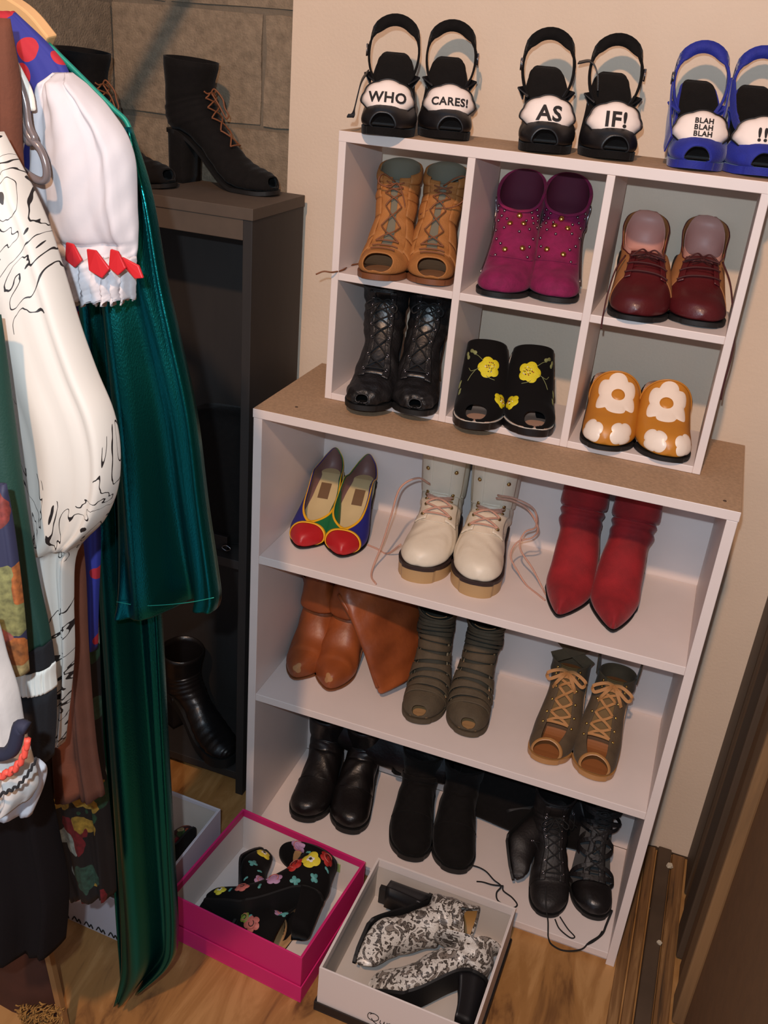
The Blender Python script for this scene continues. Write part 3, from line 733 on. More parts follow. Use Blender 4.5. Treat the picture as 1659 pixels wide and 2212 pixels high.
sandal((829, 297), 17, [('WHO', 0)], .0185, 'black', 'black heeled sandal with white cloud reading WHO, leftmost on the organiser top', 1, buckle=-1, loose=[(-.040, .12, .085), (-.047, .09, .066), (-.052, .05, .030), (-.056, .03, .022)])
sandal((965, 304), 19, [('CARES!', 0)], .0145, 'black', 'black heeled sandal with white cloud reading CARES!, beside its WHO mate', -1, buckle=1)
sandal((1178, 334), 17, [('AS', 0)], .0265, 'black', 'black suede heeled sandal with white cloud reading AS, third on organiser top', 1, buckle=-1, loose=[(.044, .128, .125), (.062, .120, .128), (.074, .115, .112), (.078, .112, .088)])
sandal((1320, 348), 14, [('IF!', 0)], .0265, 'black', 'black suede heeled sandal with white cloud reading IF!, right of the AS one', -1, buckle=1)
sandal((1506, 371), 12, [('BLAH', .0128), ('BLAH', .0032), ('BLAH', -.0064)], .0088, 'blue', 'cobalt blue heeled sandal with white cloud reading BLAH three times', 1, buckle=-1, side=[(1, 0)])
sandal((1640, 385), 12, [('!!!', 0)], .0225, 'blue', 'cobalt blue sandal cut off by the right edge of the photo, rightmost on top', -1, buckle=1, side=[(-1, 0)])
# ------------------------------------------------------------------ 2  tan caged sandals
M_tan = mat('tan_nubuck', (176, 116, 60), .7, noise=.22, nscale=45, bump=.35, bscale=350)
M_tansole = mat('brown_leather_sole', (120, 72, 42), .5)
M_taupe = mat('grey_lining', (112, 108, 92), .75)
M_lacebr = mat('brown_cord', (124, 74, 44), .6)
def tan_caged(px, rz, label, mir, loop):
    r = shoe_at('caged_heel', px, ZM, rz, label, 'shoe')
    L = Last(L=.195, hh=.085, zp=.010, W=.040, toe='round', mir=mir, top=.172, topf=.150, sf=.130, sb=.205, sw=.035, heel=.03)
    V, F = L.plate(th=.009, ex=.002); mk('sole', V, F, M_tansole, r, smooth=False)
    V, F = L.plate(th=.001, dz=.0036, sides=.94, y0=.003); mk('insole', V, F, mat('worn_brown_insole', (138, 100, 70), .6), r, smooth=False)
    V, F = L.heel(depth=.05, taper=.85); mk('heel', V, F, M_tansole, r)
    ptc('lining', L, 6.5, lambda a: 13, -.28, .28, M_taupe, r, off=-.0015, sol=.001)
    ptc('tongue', L, 4.2, 12.4, .435, .565, M_taupe, r, off=-.001, sol=.001)
    ptc('heel_counter', L, 8.5, 13, -.24, .24, M_tan, r, off=.0006, sol=.002)
    for k, sg in enumerate((-1, 1)):
        ptc('lace_placket', L, 4.0, 12.6, .5 + sg * .020, .5 + sg * .12, M_tan, r, ns=40, na=6, off=lambda S, A: .0012 + .0006 * np.sin(S * 6), sol=.002)
        edges = [4.0, 4.1, 5.5, 6.9, 8.3, 9.9, 11.4, 13.0]
        for j in range(1, 7):
            lo, hi = edges[j], edges[j + 1]; g = .22
            def mklo(a, lo=lo, j=j): d = abs(abs(a - .5) - .12) / .26; return lo + (.02 + .26 * max(0, min(d, 1) - .25)) * (j > 0) + (.5 * abs(a - .5) if j == 0 else 0)
            def mkhi(a, hi=hi, j=j): d = abs(abs(a - .5) - .12) / .26; return hi - .24 * max(0, min(d, 1) - .25) * (j < 6)
            a0, a1 = (.5 + sg * .10, .5 + sg * .38)
            ptc('cage_strap', L, mklo, mkhi, a0, a1, M_tan, r, ns=6, na=12, off=lambda S, A, lo=lo, hi=hi: .0022 + .0012 * np.sin(PI * (S - lo) / (hi - lo)), sol=.0018)
    V, F = L.S.patch(lambda a: 2.9 * max(0, 1 - (abs(a - .5) / .33) ** 2), 4.25, 0, 1, 16, 60, .0004); mk('toe_band', V, F, M_tan, r, sol=.0022)
    lc = lace_cross(L, 4.6, 11.6, 5, a=.052, h=.0045)
    lc += [L.S.pt(np.full(5, t), np.linspace(.44, .56, 5), .0045) for t in (3.4, 4.0)]
    tubes('lace', lc, .0013, M_lacebr, r)
    c = L.S.pt(11.6, .5, .006)
    tube('lace_loop', [c + q for q in loop], .0012, M_lacebr, r)
    return L, r
tan_caged((812, 609), 10, 'tan caged lace-up heel, left one of the pair in the top left cube', 1,
          [(0, 0, 0), (-.02, -.01, .012), (-.026, -.012, -.002), (-.008, -.012, -.008), (.006, -.004, -.002), (.02, -.01, -.03), (.022, -.012, -.05)])
tan_caged((924, 619), 12, 'tan caged lace-up heel with big lace loop, against the first divider', -1,
          [(0, 0, 0), (.02, -.012, .016), (.036, -.012, .018), (.040, -.012, -.012), (.02, -.016, -.030), (-.012, -.014, -.036), (-.034, -.01, -.048)])
T(tube('loose_lace', [(.104, .20, ZM + .002), (.094, .165, ZM + .002), (.097, .13, ZM + .0015), (.090, .100, ZM + .002), (.078, .092, ZM + .003), (.066, .088, ZM - .003)], .0014, M_lacebr), 'thin brown lace end poking out left of the top left cube', 'shoelace')
# ------------------------------------------------------------------ 3  magenta studded booties
M_mag = mat('magenta_suede', (138, 16, 78), .85, noise=.22, nscale=60, bump=.35, bscale=450, sheen=.1, rgb2=(112, 10, 62))
M_magin = mat('plum_lining', (84, 16, 44), .8); M_pinkin = mat('dusty_pink_insole', (176, 110, 112), .6)
def studded(px, rz, label, mir):
    r = shoe_at('ankle_boot', px, ZM, rz, label, 'boot')
    L = Last(L=.195, hh=.078, zp=.008, W=.0425, toe='round', mir=mir, top=.176, topf=.124, sf=.110, sb=.206, sw=.038, heel=.033, arch=.86, ank=.039)
    end = lambda a: 13 - 1.0 * max(0, 1 - abs(a - .5) / .22) ** 1.0
    V, F = L.S.patch(0.0, end, 0, 1, 60, 64, 0)
    mk('upper', V, F, M_mag, r, sol=.0025)
    V, F = L.S.patch(6, end, 0, 1, 30, 48, -.003); mk('lining', V, F, M_magin, r)
    V, F = L.plate(th=.007, ex=.0022); mk('sole', V, F, K_rub, r, smooth=False)
    V, F = L.plate(th=.001, dz=.0035, sides=.9, y0=.06); mk('insole', V, F, M_pinkin, r, smooth=False)
    V, F = L.heel(depth=.055, taper=.9); mk('heel', V, F, M_mag, r)
    tube('vamp_seam', L.S.pt(4.9 + .6 * np.abs(np.linspace(-1, 1, 20)) ** 2, np.linspace(.36, .64, 20), .0008), .0009, M_mag, r, res=1)
    tube('collar_edge', L.S.pt(np.array([end(a) for a in np.linspace(0, 1, 40)]), np.linspace(0, 1, 40), .001), .0018, M_mag, r, res=1, n=6)
    zs = np.linspace(4.5, 12.4, 16); tube('zip', L.S.pt(zs, np.full(16, .5 + .22 * (1 if mir > 0 else 1)), .0012), .0014, K_silver, r, res=1)
    gm_ = dome_mesh('stud', .0052, .0036, K_gold); sm_ = dome_mesh('stud', .0026, .0026, K_silver)
    for t, a in ((10.6, .485), (8.3, .455), (8.0, .535), (5.9, .45), (5.6, .53)):
        inst('gold_stud', gm_, L.S.pt(t, a, .0008), L.S.nrm(t, a), r)
    for t, a in ((11.6, .41), (11.3, .58), (10.3, .39), (9.9, .60), (9.3, .435), (9.2, .55), (9.0, .375), (8.6, .63), (7.5, .41), (7.3, .575), (7.0, .48), (6.8, .37), (6.5, .62), (6.2, .40), (6.1, .57), (5.4, .41), (5.2, .58), (10.8, .34), (8.0, .33), (10.9, .66), (12.1, .37), (12.0, .64), (7.2, .66), (9.8, .33)):
        inst('small_stud', sm_, L.S.pt(t, a, .0008), L.S.nrm(t, a), r)
studded((1074, 646), 6, 'magenta suede studded ankle boot, left one in the top middle cube', 1)
studded((1193, 656), 10, 'magenta suede studded ankle boot, right one in the top middle cube', -1)
# ------------------------------------------------------------------ 4  two-tone lace-up shoes
M_burg = mat('burgundy_leather', (84, 22, 26), .38, noise=.15, nscale=30, bump=.15, bscale=250, coat=.1)
M_tanl = mat('tan_suede_quarter', (158, 104, 58), .8, noise=.15, nscale=50)
M_pinkl = mat('dusty_pink_leather', (196, 146, 136), .5, noise=.08, nscale=30); M_wcord = mat('burgundy_cord', (70, 26, 26), .7)
def oxford(px, rz, label, mir, ends):
    r = shoe_at('lace_up_shoe', px, ZM, rz, label, 'shoe')
    L = Last(L=.198, hh=.066, zp=.008, W=.0455, toe='round', mir=mir, top=.136, topf=.100, sf=.105, sb=.210, sw=.035, heel=.034, ht=1.05, arch=.84)
    V, F = L.S.patch(0, lambda a: 5.9 - 6.0 * max(0, abs(a - .5) - .06), .0, 1, 34, 60, .0); mk('vamp', V, F, M_burg, r, sol=.002)
    endt = lambda a: 7.4 + 5.6 * sm((abs(a - .5) - .10) / .24)
    for k, sg in enumerate((-1, 1)):
        ptc('quarter', L, lambda a: 5.5 - 6.2 * max(0, abs(a - .5) - .07), endt, .5 + sg * .072, .5 + sg * .5, M_tanl, r, ns=36, na=24, off=.0012, sol=.002)
        tube('quarter_binding', L.S.pt(np.array([endt(a) for a in np.linspace(.5 + sg * .072, .5 + sg * .5, 24)]), np.linspace(.5 + sg * .072, .5 + sg * .5, 24), .0012), .0011, M_burg, r, res=1)
        ptc('facing', L, 5.0, 7.6, .5 + sg * .062, .5 + sg * .100, M_burg, r, ns=14, na=5, off=.0032, sol=.0012)
    ptc('tongue', L, 4.6, lambda a: 9.0 - 40 * (a - .5) ** 2, .40, .60, M_burg, r, ns=16, na=10, off=-.0005, sol=.0015)
    ptc('heel_lining', L, 6.5, lambda a: 13.1 - 4.4 * sm(abs(a) / .5), -.44, .44, M_pinkl, r, ns=30, na=30, off=-.0022, sol=.0012)
    V, F = L.plate(th=.007, ex=.003); mk('sole', V, F, K_rub, r, smooth=False)
    V, F = L.plate(th=.001, dz=.003, sides=.9, y0=.07); mk('insole', V, F, M_pinkl, r, smooth=False)
    V, F = L.heel(depth=.052, taper=.9); mk('heel', V, F, K_rub, r)
    lc = [L.S.pt(np.full(7, t) + .15 * np.linspace(-1, 1, 7), np.linspace(.40, .60, 7), .0055) for t in (5.3, 6.0, 6.8)]
    lc += bow(L, 7.2, .017, .006, .002)
    tubes('lace', lc, .0013, M_wcord, r)
    tubes('lace_end', [ends], .0014, M_wcord, r)
    tube('pull_seam', L.S.pt(np.linspace(12.0, 13, 6), np.zeros(6), .001), .0015, K_matte, r, res=1)
oxford((1376, 698), 9, 'burgundy and tan lace-up shoe, left one of the pair in the top right cube', 1,
       [(-.030, .09, .082), (-.042, .07, .062), (-.049, .04, .030), (-.051, .020, .004), (-.052, .002, -.004), (-.052, -.012, -.012)])
oxford((1505, 708), 7, 'burgundy and tan lace-up shoe with lace hanging far down the organiser side', -1,
       [(.026, .09, .086), (.040, .06, .062), (.049, .03, .030), (.052, .002, .012), (.055, -.018, -.006), (.056, -.026, -.04), (.0545, -.028, -.075), (.056, -.028, -.098)])
# ------------------------------------------------------------------ 5  black peep-toe lace booties, lower left cube
def ruched(S, A): return .0012 * np.sin(S * 9 + 6 * A) + .0008 * np.sin(S * 17 + 3)
def peep_bootie(name, px, z, rz, label, mir, m_up, m_sole, top=.178, toe='round', peep=2.2, hh=.085, W=.041, L_=.195, lace=K_cord, la=.048, open_=None, topf=None, sw=.042, wr=ruched, eyelets=None, m_in=None, rsh=0, n_l=6, zp=.010, insole=None, bow_=True):
    r = shoe_at(name, px, z, rz, label, 'boot')
    L = Last(L=L_, hh=hh, zp=zp, W=W, toe=toe, mir=mir, top=top, topf=topf, sf=.112 * L_ / .2, sb=.206 * L_ / .2, sw=sw, heel=.031, ank=.038)
    up = lambda a: (peep * max(0, 1 - (abs(a - .5) / .36) ** 2) if peep else 0)
    V, F = L.S.patch(up, 13, 0, 1, 70, 60, wr); mk('upper', V, F, m_up, r, sol=.0022)
    V, F = L.plate(th=zp - .001, ex=.002); mk('sole', V, F, m_sole, r, smooth=False)
    V, F = L.plate(th=.001, dz=.0036, sides=.9, y0=.003); mk('insole', V, F, insole or m_sole, r, smooth=False)
    V, F = L.heel(depth=.048, taper=.85); mk('heel', V, F, m_sole, r)
    ptc('tongue', L, 4.4, 12.9, .44, .56, m_in or m_up, r, off=.002, sol=.0012)
    for sg in (-1, 1):
        ptc('lace_placket', L, 4.2, 12.8, .5 + sg * .038, .5 + sg * .085, m_up, r, ns=40, na=5, off=lambda S, A: .0032 + .5 * ruched(S, A), sol=.0015)
    tube('collar_edge', L.S.pt(np.full(40, 12.98), np.linspace(0, 1, 40), .001), .0016, m_up, r, res=1)
    if peep:
        aa = np.linspace(.15, .85, 30); tube('toe_edge', L.S.pt(np.array([up(a) for a in aa]), aa, .001), .0014, m_up, r, res=1)
    lc = lace_cross(L, 4.9, 12.2, n_l, a=la, h=.0055)
    if bow_: lc += bow(L, 12.0, .018, .007, .010)
    tubes('lace', lc, .0014, lace, r)
    if eyelets:
        em = dome_mesh('eyelet', .0022, .0009, eyelets, torus=True)
        for i in range(n_l + 1):
            t = 4.9 + (12.2 - 4.9) * i / n_l
            for sg in (-1, 1): inst('eyelet', em, L.S.pt(t, .5 + sg * (la + .006), .0052), L.S.nrm(t, .5 + sg * la), r)
    return L, r
K_worn = mat('worn_black_leather', (30, 28, 29), .42, noise=.4, nscale=80, bump=.6, bscale=220)
L1, r1 = peep_bootie('peep_toe_bootie', (784, 891), ZH, 10, 'black lace-up peep-toe bootie, left one in the lower left cube', 1, K_worn, K_rub, top=.185, m_in=K_leather, eyelets=K_silver, peep=1.1, wr=lambda S, A: .0006 * np.sin(S * 6 + 7 * A) + .0009 * np.sin(S * 3 + 11 * np.sin(A * 6)))
L2, r2 = peep_bootie('peep_toe_bootie', (888, 900), ZH, 11, 'black lace-up peep-toe bootie, right one, next to the divider', -1, K_worn, K_rub, top=.185, m_in=K_leather, eyelets=K_silver, peep=1.1, wr=lambda S, A: .0006 * np.sin(S * 6 + 7 * A) + .0009 * np.sin(S * 3 + 11 * np.sin(A * 6)))
# ------------------------------------------------------------------ 6  black embroidered mules
M_yel = mat('yellow_satin_thread', (222, 204, 30), .45, bump=.6, bscale=900); M_sage = mat('sage_thread', (128, 132, 84), .6)
M_bead = [mat('red_bead', (150, 30, 36), .25), mat('gold_bead', (190, 150, 70), .3, .7), mat('white_bead', (230, 225, 215), .25), mat('dark_bead', (46, 30, 30), .3)]
K_velvet = mat('black_velvet', (13, 10, 10), .95, sheen=.04, spec=.2)
def mule(px, rz, label, mir):
    r = shoe_at('mule', px, ZH, rz, label, 'shoe')
    L = Last(L=.200, hh=.080, zp=.013, W=.0425, toe='round', mir=mir, heel=.031, ht=1.12, arch=.88)
    lo = lambda a: 1.9 * max(0, 1 - (abs(a - .5) / .30) ** 2) + .15
    hi = lambda a: 8.3 - .9 * (2 * abs(a - .5)) ** 2
    V, F = L.S.patch(lo, hi, .035, .965, 40, 60, .0006); mk('upper', V, F, K_velvet, r, sol=.0025)
    V, F = L.plate(th=.012, ex=.002); mk('sole', V, F, K_satin, r, smooth=False)
    V, F = L.plate(th=.0012, dz=.0012, sides=.99, y0=.003, y1=.1995); mk('insole_edge', V, F, mat('striped_edge', (226, 214, 200), .6), r, smooth=False)
    V, F = L.plate(th=.0012, dz=.0022, sides=.90, y0=.006, y1=.196); mk('insole', V, F, mat('blush_insole', (186, 150, 130), .55), r, smooth=False)
    V = []; F = []; parts = []
    for i in range(14):
        t = (i - 6.5) / 6.5 * 1.25; yy = .1995 - .031 + .0285 * math.cos(t); xx = .0275 * math.sin(t)
        parts.append(boxVF(xx - .0016, xx + .0016, yy - .0022, yy + .0022, L.zb(yy) + .0014, L.zb(yy) + .0030))
    V, F = joinVF(parts); mk('edge_stitching', V, F, K_satin, r, smooth=False)
    V, F = L.heel(depth=.05, taper=.85); mk('heel', V, F, K_satin, r)
    s_ = -1
    # the flowers sit towards the inner side of each shoe
    f1 = (6.1, .49); f2 = (3.7, .375)
    a2 = dec('embroidered_flower', L, f1[0], f1[1], flower(.0190, 5, .17), M_yel, r, h=.0012, dome=.002, label='large yellow embroidered flower')
    b2 = dec('embroidered_flower', L, f2[0], f2[1], flower(.0140, 5, .17, .4), M_yel, r, h=.0012, dome=.002, label='small yellow embroidered flower')
    rnd = random.Random(4 + mir)
    for (ft, par, rad, n) in ((f1, a2, .009, 26), (f2, b2, .006, 16)):
        for k in range(4):
            sp = []
            for _ in range(n // 4):
                an = rnd.uniform(0, 2 * PI); rr = rad * math.sqrt(rnd.random())
                t_, a_ = L.S.loc(ft[0], ft[1], rr * math.cos(an) - .002, rr * math.sin(an)); sp.append((L.S.pt(t_, a_, .003), L.S.nrm(t_, a_)))
            V, F = scatterVF(dome_mesh('bead', .0011, .001, M_bead[k]), sp); mk('beads', V, F, M_bead[k], par, kind='stuff')
    st = [[(.012, 0), (.022, .006), (.032, .008), (.040, .002)], [(.010, .008), (.0, .018), (-.012, .022)], [(.022, .006), (.030, .016), (.036, .026)], [(.012, -.012), (.022, -.020), (.030, -.022)]]
    tubes('embroidered_stem', [L.S.line(f1[0], f1[1], p, .0014) for p in st], .0006, M_sage, r, n=4)
    for (t, a, ro) in ((7.2, .60, -.5), (7.0, .65, -1.2), (4.6, .66, 1.4), (5.4, .69, 1.0)):
        dec('embroidered_leaf', L, t, a, leafrf(.011), M_sage, r, h=.001, dome=.0008, rot=ro, sx=1.0, n=20, mm=2)
mule((1027, 932), 13, 'black mule with yellow embroidered flowers, left one, lower middle cube', 1)
mule((1145, 946), 15, 'black mule with yellow embroidered flowers, right one, lower middle cube', -1)
# ------------------------------------------------------------------ 7  daisy clogs
M_must = mat('mustard_leather', (196, 128, 44), .4, noise=.08, nscale=30); M_wpat = mat('white_patent', (242, 226, 210), .35, bump=.15, bscale=60)
M_mesh = mat('pale_perforated_insole', (206, 170, 150), .7, noise=.4, nscale=260)
def clog(px, rz, label, mir):
    r = shoe_at('clog', px, ZH, rz, label, 'shoe')
    L = Last(L=.205, hh=.060, zp=.008, W=.0440, toe='round', mir=mir, heel=.034, ht=1.22, arch=.9)
    hi = lambda a: 7.5 - 2.6 * (2 * abs(a - .5)) ** 1.6
    V, F = L.S.patch(0, hi, 0.0, 1, 44, 64, 0); mk('upper', V, F, M_must, r, sol=.0022)
    V, F = L.plate(th=.007, ex=.0025); mk('sole', V, F, K_rub, r, smooth=False)
    V, F = L.plate(th=.0012, dz=.0036, sides=.95, y0=.05); mk('insole', V, F, M_mesh, r, smooth=False)
    V, F = L.plate(th=.0012, dz=.003, sides=.99, y0=.150, y1=.2045)
    V, F = L.heel(depth=.05, taper=.95); mk('heel', V, F, M_tansole, r)
    aa = np.linspace(.0, 1, 50); tube('topline', L.S.pt(np.array([hi(a) for a in aa]), aa, .0006), .0014, M_must, r, res=1)
    d = dec('daisy', L, 5.6, .5, flower(.0375, 6, .19, .5), M_wpat, r, h=.0012, dome=.0012, n=72, mm=6, label='white daisy applique')
    dec('daisy_centre', L, 5.6, .497, lambda th: .0125, M_must, d, h=.0034, dome=.0008, label='mustard dot')
    for t, a, rr, ph in ((2.0, .36, .0225, 0), (2.1, .66, .0225, .4)):
        dec('toe_patch', L, t, a, flower(rr, 4, .18, ph), M_wpat, r, h=.0012, dome=.0008, n=48, mm=5, label='white patent toe patch')
clog((1308, 977), 8, 'mustard clog with a white daisy, left one, lower right cube', 1)
clog((1434, 1000), 8, 'mustard clog with a white daisy, right one, against the organiser side', -1)
# ------------------------------------------------------------------ 8  colour-block pumps
M_red = mat('red_leather', (176, 26, 32), .42, bump=.1, bscale=300); M_blue = mat('royal_blue_leather', (34, 34, 122), .5); M_grn = mat('green_leather', (22, 104, 60), .5)
M_yp = mat('yellow_piping', (232, 172, 28), .5); M_cream = mat('cream_leather_insole', (206, 184, 138), .4, noise=.08, nscale=30); M_liner = mat('mauve_heel_lining', (120, 88, 84), .5)
def pump(px, rz, label, mir):
    r = shoe_at('pump', px, ZA, rz, label, 'shoe')
    L = Last(L=.222, hh=.068, zp=.004, W=.0440, toe='almond', mir=mir, top=.142, heel=.026, ht=1.0, sb=.228, ank=.027, arch=.74, sf=.12)
    for j in (9, 10, 11, 12): L.S.R[j][4] = (.0275, .026, .0245, .022)[j - 9]
    L.S.R[8][4] = .029
    for j, q in zip(range(8, 13), (.042, .047, .052, .056, .060)): L.S.R[j][3] = L.zp + L.hh + q
    th = lambda a: 3.7 + 8.2 * (1 - (1 - min(1, 2 * abs(a - .5)) ** 1.2) ** 1.7)
    cap = lambda a: 3.35 - 1.2 * (2 * abs(a - .5)) ** 1.5
    ptc('toe_cap', L, 0, cap, 0, 1, M_red, r, ns=18, na=48, off=.0004, sol=.0018)
    lf = (M_blue, M_grn)
    ptc('quarter', L, cap, th, 0, .5, lf[1], r, ns=50, na=32, sol=.0018, label='green half'); ptc('quarter', L, cap, th, .5, 1, lf[0], r, ns=50, na=32, sol=.0018, label='blue half')
    V, F = L.S.patch(lambda a: th(a) - .34 - .15 * abs(a - .5), th, 0, 1, 3, 90, .0010); mk('topline_trim', V, F, M_yp, r, sol=.001)
    V, F = L.S.patch(lambda a: cap(a) - .05, lambda a: cap(a) + .17, .04, .96, 2, 60, .0014); mk('toe_cap_trim', V, F, M_yp, r, sol=.001)
    V, F = L.S.patch(lambda a: 2.3 + .2, lambda a: th(a) - .02, 0, 1, 40, 60, -.0022); mk('lining', V, F, M_liner, r)
    V, F = L.plate(th=.003, ex=.0008); mk('sole', V, F, K_rub, r, smooth=False)
    V, F = L.plate(th=.001, dz=.0062, sides=.93, y0=.03, y1=.217); ins = mk('insole', V, F, M_cream, r, smooth=False)
    V = [(x, y, L.zb(y) + .0070) for y in (.135, .150, .165) for x in (-.0105, .0105)]; mk('insole_stamp', V, [(0, 1, 3, 2), (2, 3, 5, 4)], mat('brown_stamp', (112, 84, 58), .6), ins, smooth=False)
    V, F = L.heel(depth=.036, taper=.62, back=.004); mk('heel', V, F, K_leather, r)
pump((652, 1189), 8, 'red toed colour-block pump, leftmost on the upper bookcase shelf', 1)
pump((729, 1206), 8, 'red toed colour-block pump with blue outer side, beside the white boots', -1)
# ------------------------------------------------------------------ 9  white lace-up boots
M_wl = mat('off_white_leather', (226, 214, 194), .45, noise=.06, nscale=25, bump=.35, bscale=70); M_welt = mat('dark_welt', (44, 28, 26), .5)
M_gum = mat('translucent_tan_sole', (176, 142, 98), .45); M_pl = mat('pink_gold_lace', (206, 158, 138), .45, bump=.8, bscale=900)
M_fleece = mat('taupe_lining', (112, 98, 76), .9, noise=.3, nscale=80)
def combat(px, rz, label, mir, ends):
    r = shoe_at('lace_up_boot', px, ZA, rz, label, 'boot')
    L = Last(L=.235, hh=.012, zp=.028, W=.0445, toe='round', mir=mir, top=.232, topf=.222, sf=.128, sb=.232, sw=.050, heel=.036, ht=1.22, arch=.86, ank=.042)
    L.S.R[13][2] = .132
    V, F = L.S.patch(0, lambda a: 13 - .25 * max(0, 1 - abs(a - .5) / .12), 0, 1, 66, 64, lambda S, A: .0007 * np.sin(S * 4 + 5 * np.sin(A * 11) + 2 * np.cos(A * 23)) * (S > 3.5)); mk('upper', V, F, M_wl, r, sol=.0022)
    V, F = L.S.patch(7, 12.95, 0, 1, 30, 40, -.003); mk('lining', V, F, M_fleece, r)
    V, F = L.plate(th=.007, ex=.0045, dz=.002); mk('welt', V, F, M_welt, r, smooth=False)
    V, F = L.plate(th=.022, ex=.0035, dz=-.0052, flatb=True); mk('sole', V, F, M_gum, r, smooth=False)
    ptc('tongue', L, 6.2, 13.0, .44, .56, M_wl, r, off=.0015, sol=.002)
    for sg in (-1, 1): ptc('facing', L, 5.6, 12.9, .5 + sg * .05, .5 + sg * .15, M_wl, r, ns=30, na=8, off=.0026, sol=.0018)
    em = dome_mesh('eyelet', .0031, .0013, K_brass, torus=True); hk = dome_mesh('hook', .0042, .0036, K_brass)
    T_ = (6.1, 7.4, 8.8, 10.4, 11.6, 12.5)
    for i, t in enumerate(T_):
        for sg in (-1, 1): inst('eyelet' if i < 4 else 'lace_hook', em if i < 4 else hk, L.S.pt(t, .5 + sg * .078, .0050), L.S.nrm(t, .5 + sg * .078), r)
    lc = []
    for i in range(3):
        for sg in (-1, 1): lc.append(L.S.pt(np.linspace(T_[i], T_[i + 1], 6), np.linspace(.5 + sg * .074, .5 - sg * .074, 6), .0065 + (.001 if sg > 0 else 0)))
    lc.append(L.S.pt(np.full(6, 6.1), np.linspace(.43, .57, 6), .006))
    lc += [L.S.pt(np.full(6, 9.3) + np.linspace(-.5, .6, 6), np.linspace(.43, .56, 6), .008)]
    tubes('lace', lc, .0021, M_pl, r)
    for e in ends: tube('lace_end', e, .0018, M_pl, r)
    tube('toe_seam', L.S.pt(5.3 + 1.4 * np.abs(np.linspace(-1, 1, 24)) ** 2, np.linspace(.30, .70, 24), .001), .0008, M_wl, r, res=1)
combat((902, 1258), 6, 'white lace-up boot with pink laces, left one on the upper shelf', 1,
       [[(-.014, .10, .150), (-.034, .08, .166), (-.060, .06, .150), (-.068, .04, .100), (-.076, .025, .050), (-.085, .01, .012), (-.082, -.015, .0020), (-.068, -.036, .0018)],
        [(-.046, .045, .045), (-.075, .075, .004), (-.100, .09, .0018), (-.125, .10, .0018), (-.150, .11, .0018)]])
combat((1020, 1288), 7, 'white lace-up boot with pink laces trailing towards the red boots', -1,
       [[(.010, .10, .150), (.040, .09, .155), (.070, .085, .145), (.092, .09, .110), (.085, .10, .085), (.060, .10, .070), (.052, .09, .045), (.070, .085, .018), (.090, .07, .002), (.113, .045, .0018), (.126, .03, .0018)],
        [(.012, .10, .156), (.045, .085, .162), (.080, .08, .150), (.088, .09, .112), (.070, .10, .092), (.066, .09, .065), (.095, .085, .03), (.118, .07, .003), (.126, .05, .0018)]])
# ------------------------------------------------------------------ 10  red suede boots
M_rs = mat('red_suede', (150, 22, 30), .85, rgb2=(112, 12, 20), nscale=22, bump=.3, bscale=450, sheen=.2)
def red_boot(px, rz, label, mir):
    r = shoe_at('ankle_boot', px, ZA, rz, label, 'boot')
    L = Last(L=.218, hh=.080, zp=.004, W=.0425, toe='point', mir=mir, top=.240, sf=.116, sb=.212, sw=.046, heel=.028, ht=1.12, ank=.040, arch=.9)
    sl = lambda S, A: .0022 * np.sin((S - 9) * 5 + 3 * np.cos(A * 2 * PI)) * np.clip((S - 8.5) / 2, 0, 1) * np.clip((13 - S) * 2, 0, 1)
    V, F = L.S.patch(0, lambda a: 13 - .12 * max(0, 1 - abs(a - .5) / .15), 0, 1, 74, 64, sl); mk('upper', V, F, M_rs, r, sol=.0022)
    V, F = L.plate(th=.0035, ex=.001); mk('sole', V, F, K_rub, r, smooth=False)
    V, F = L.heel(depth=.042, taper=.7, back=.004); mk('heel', V, F, M_rs, r)
    V, F = L.S.patch(11.5, 12.97, 0, 1, 8, 40, -.003); mk('lining', V, F, M_magin, r)
red_boot((1210, 1338), 4, 'pointed red suede boot, left one on the upper bookcase shelf', 1)
red_boot((1315, 1367), 1, 'pointed red suede boot, right one, nearest the bookcase side', -1)
# ------------------------------------------------------------------ shelf B: slouched tan boots, strappy booties, laced booties
def flatsweep(P, wdir, width, th, n=20, e=.8, fold=0.0, seed=0):
    """flattened leather tube swept along P"""
    P = np.array(P, float); k = len(P); V = []; F = []
    for i in range(k):
        t = P[min(i + 1, k - 1)] - P[max(i - 1, 0)]; t = t / (np.linalg.norm(t) + 1e-12)
        w = np.array(wdir[i] if hasattr(wdir[0], '__len__') else wdir, float); w = w - t * (w @ t); w /= np.linalg.norm(w); nn = np.cross(t, w)
        ww = width[i] if hasattr(width, '__len__') else width; tt = th[i] if hasattr(th, '__len__') else th
        for j in range(n):
            a = 2 * PI * j / n; c, s_ = math.cos(a), math.sin(a)
            cr = fold * (math.sin(7 * c + i * .35 + seed) + .6 * math.sin(i * 1.1 + 3 * c + seed))
            V.append(P[i] + w * ww / 2 * np.sign(c) * abs(c) ** e + nn * (tt / 2 * np.sign(s_) * abs(s_) ** e + cr * abs(s_)))
    for i in range(k - 1):
        for j in range(n): F.append((i * n + j, i * n + (j + 1) % n, i * n + n + (j + 1) % n, i * n + n + j))
    F.append(tuple(range(n))[::-1]); F.append(tuple((k - 1) * n + j for j in range(n)))
    return V, F
M_cog = mat('cognac_leather', (158, 82, 40), .42, rgb2=(116, 56, 26), nscale=14, bump=.4, bscale=60)
M_scuff = mat('scuffed_tan', (166, 118, 74), .7)
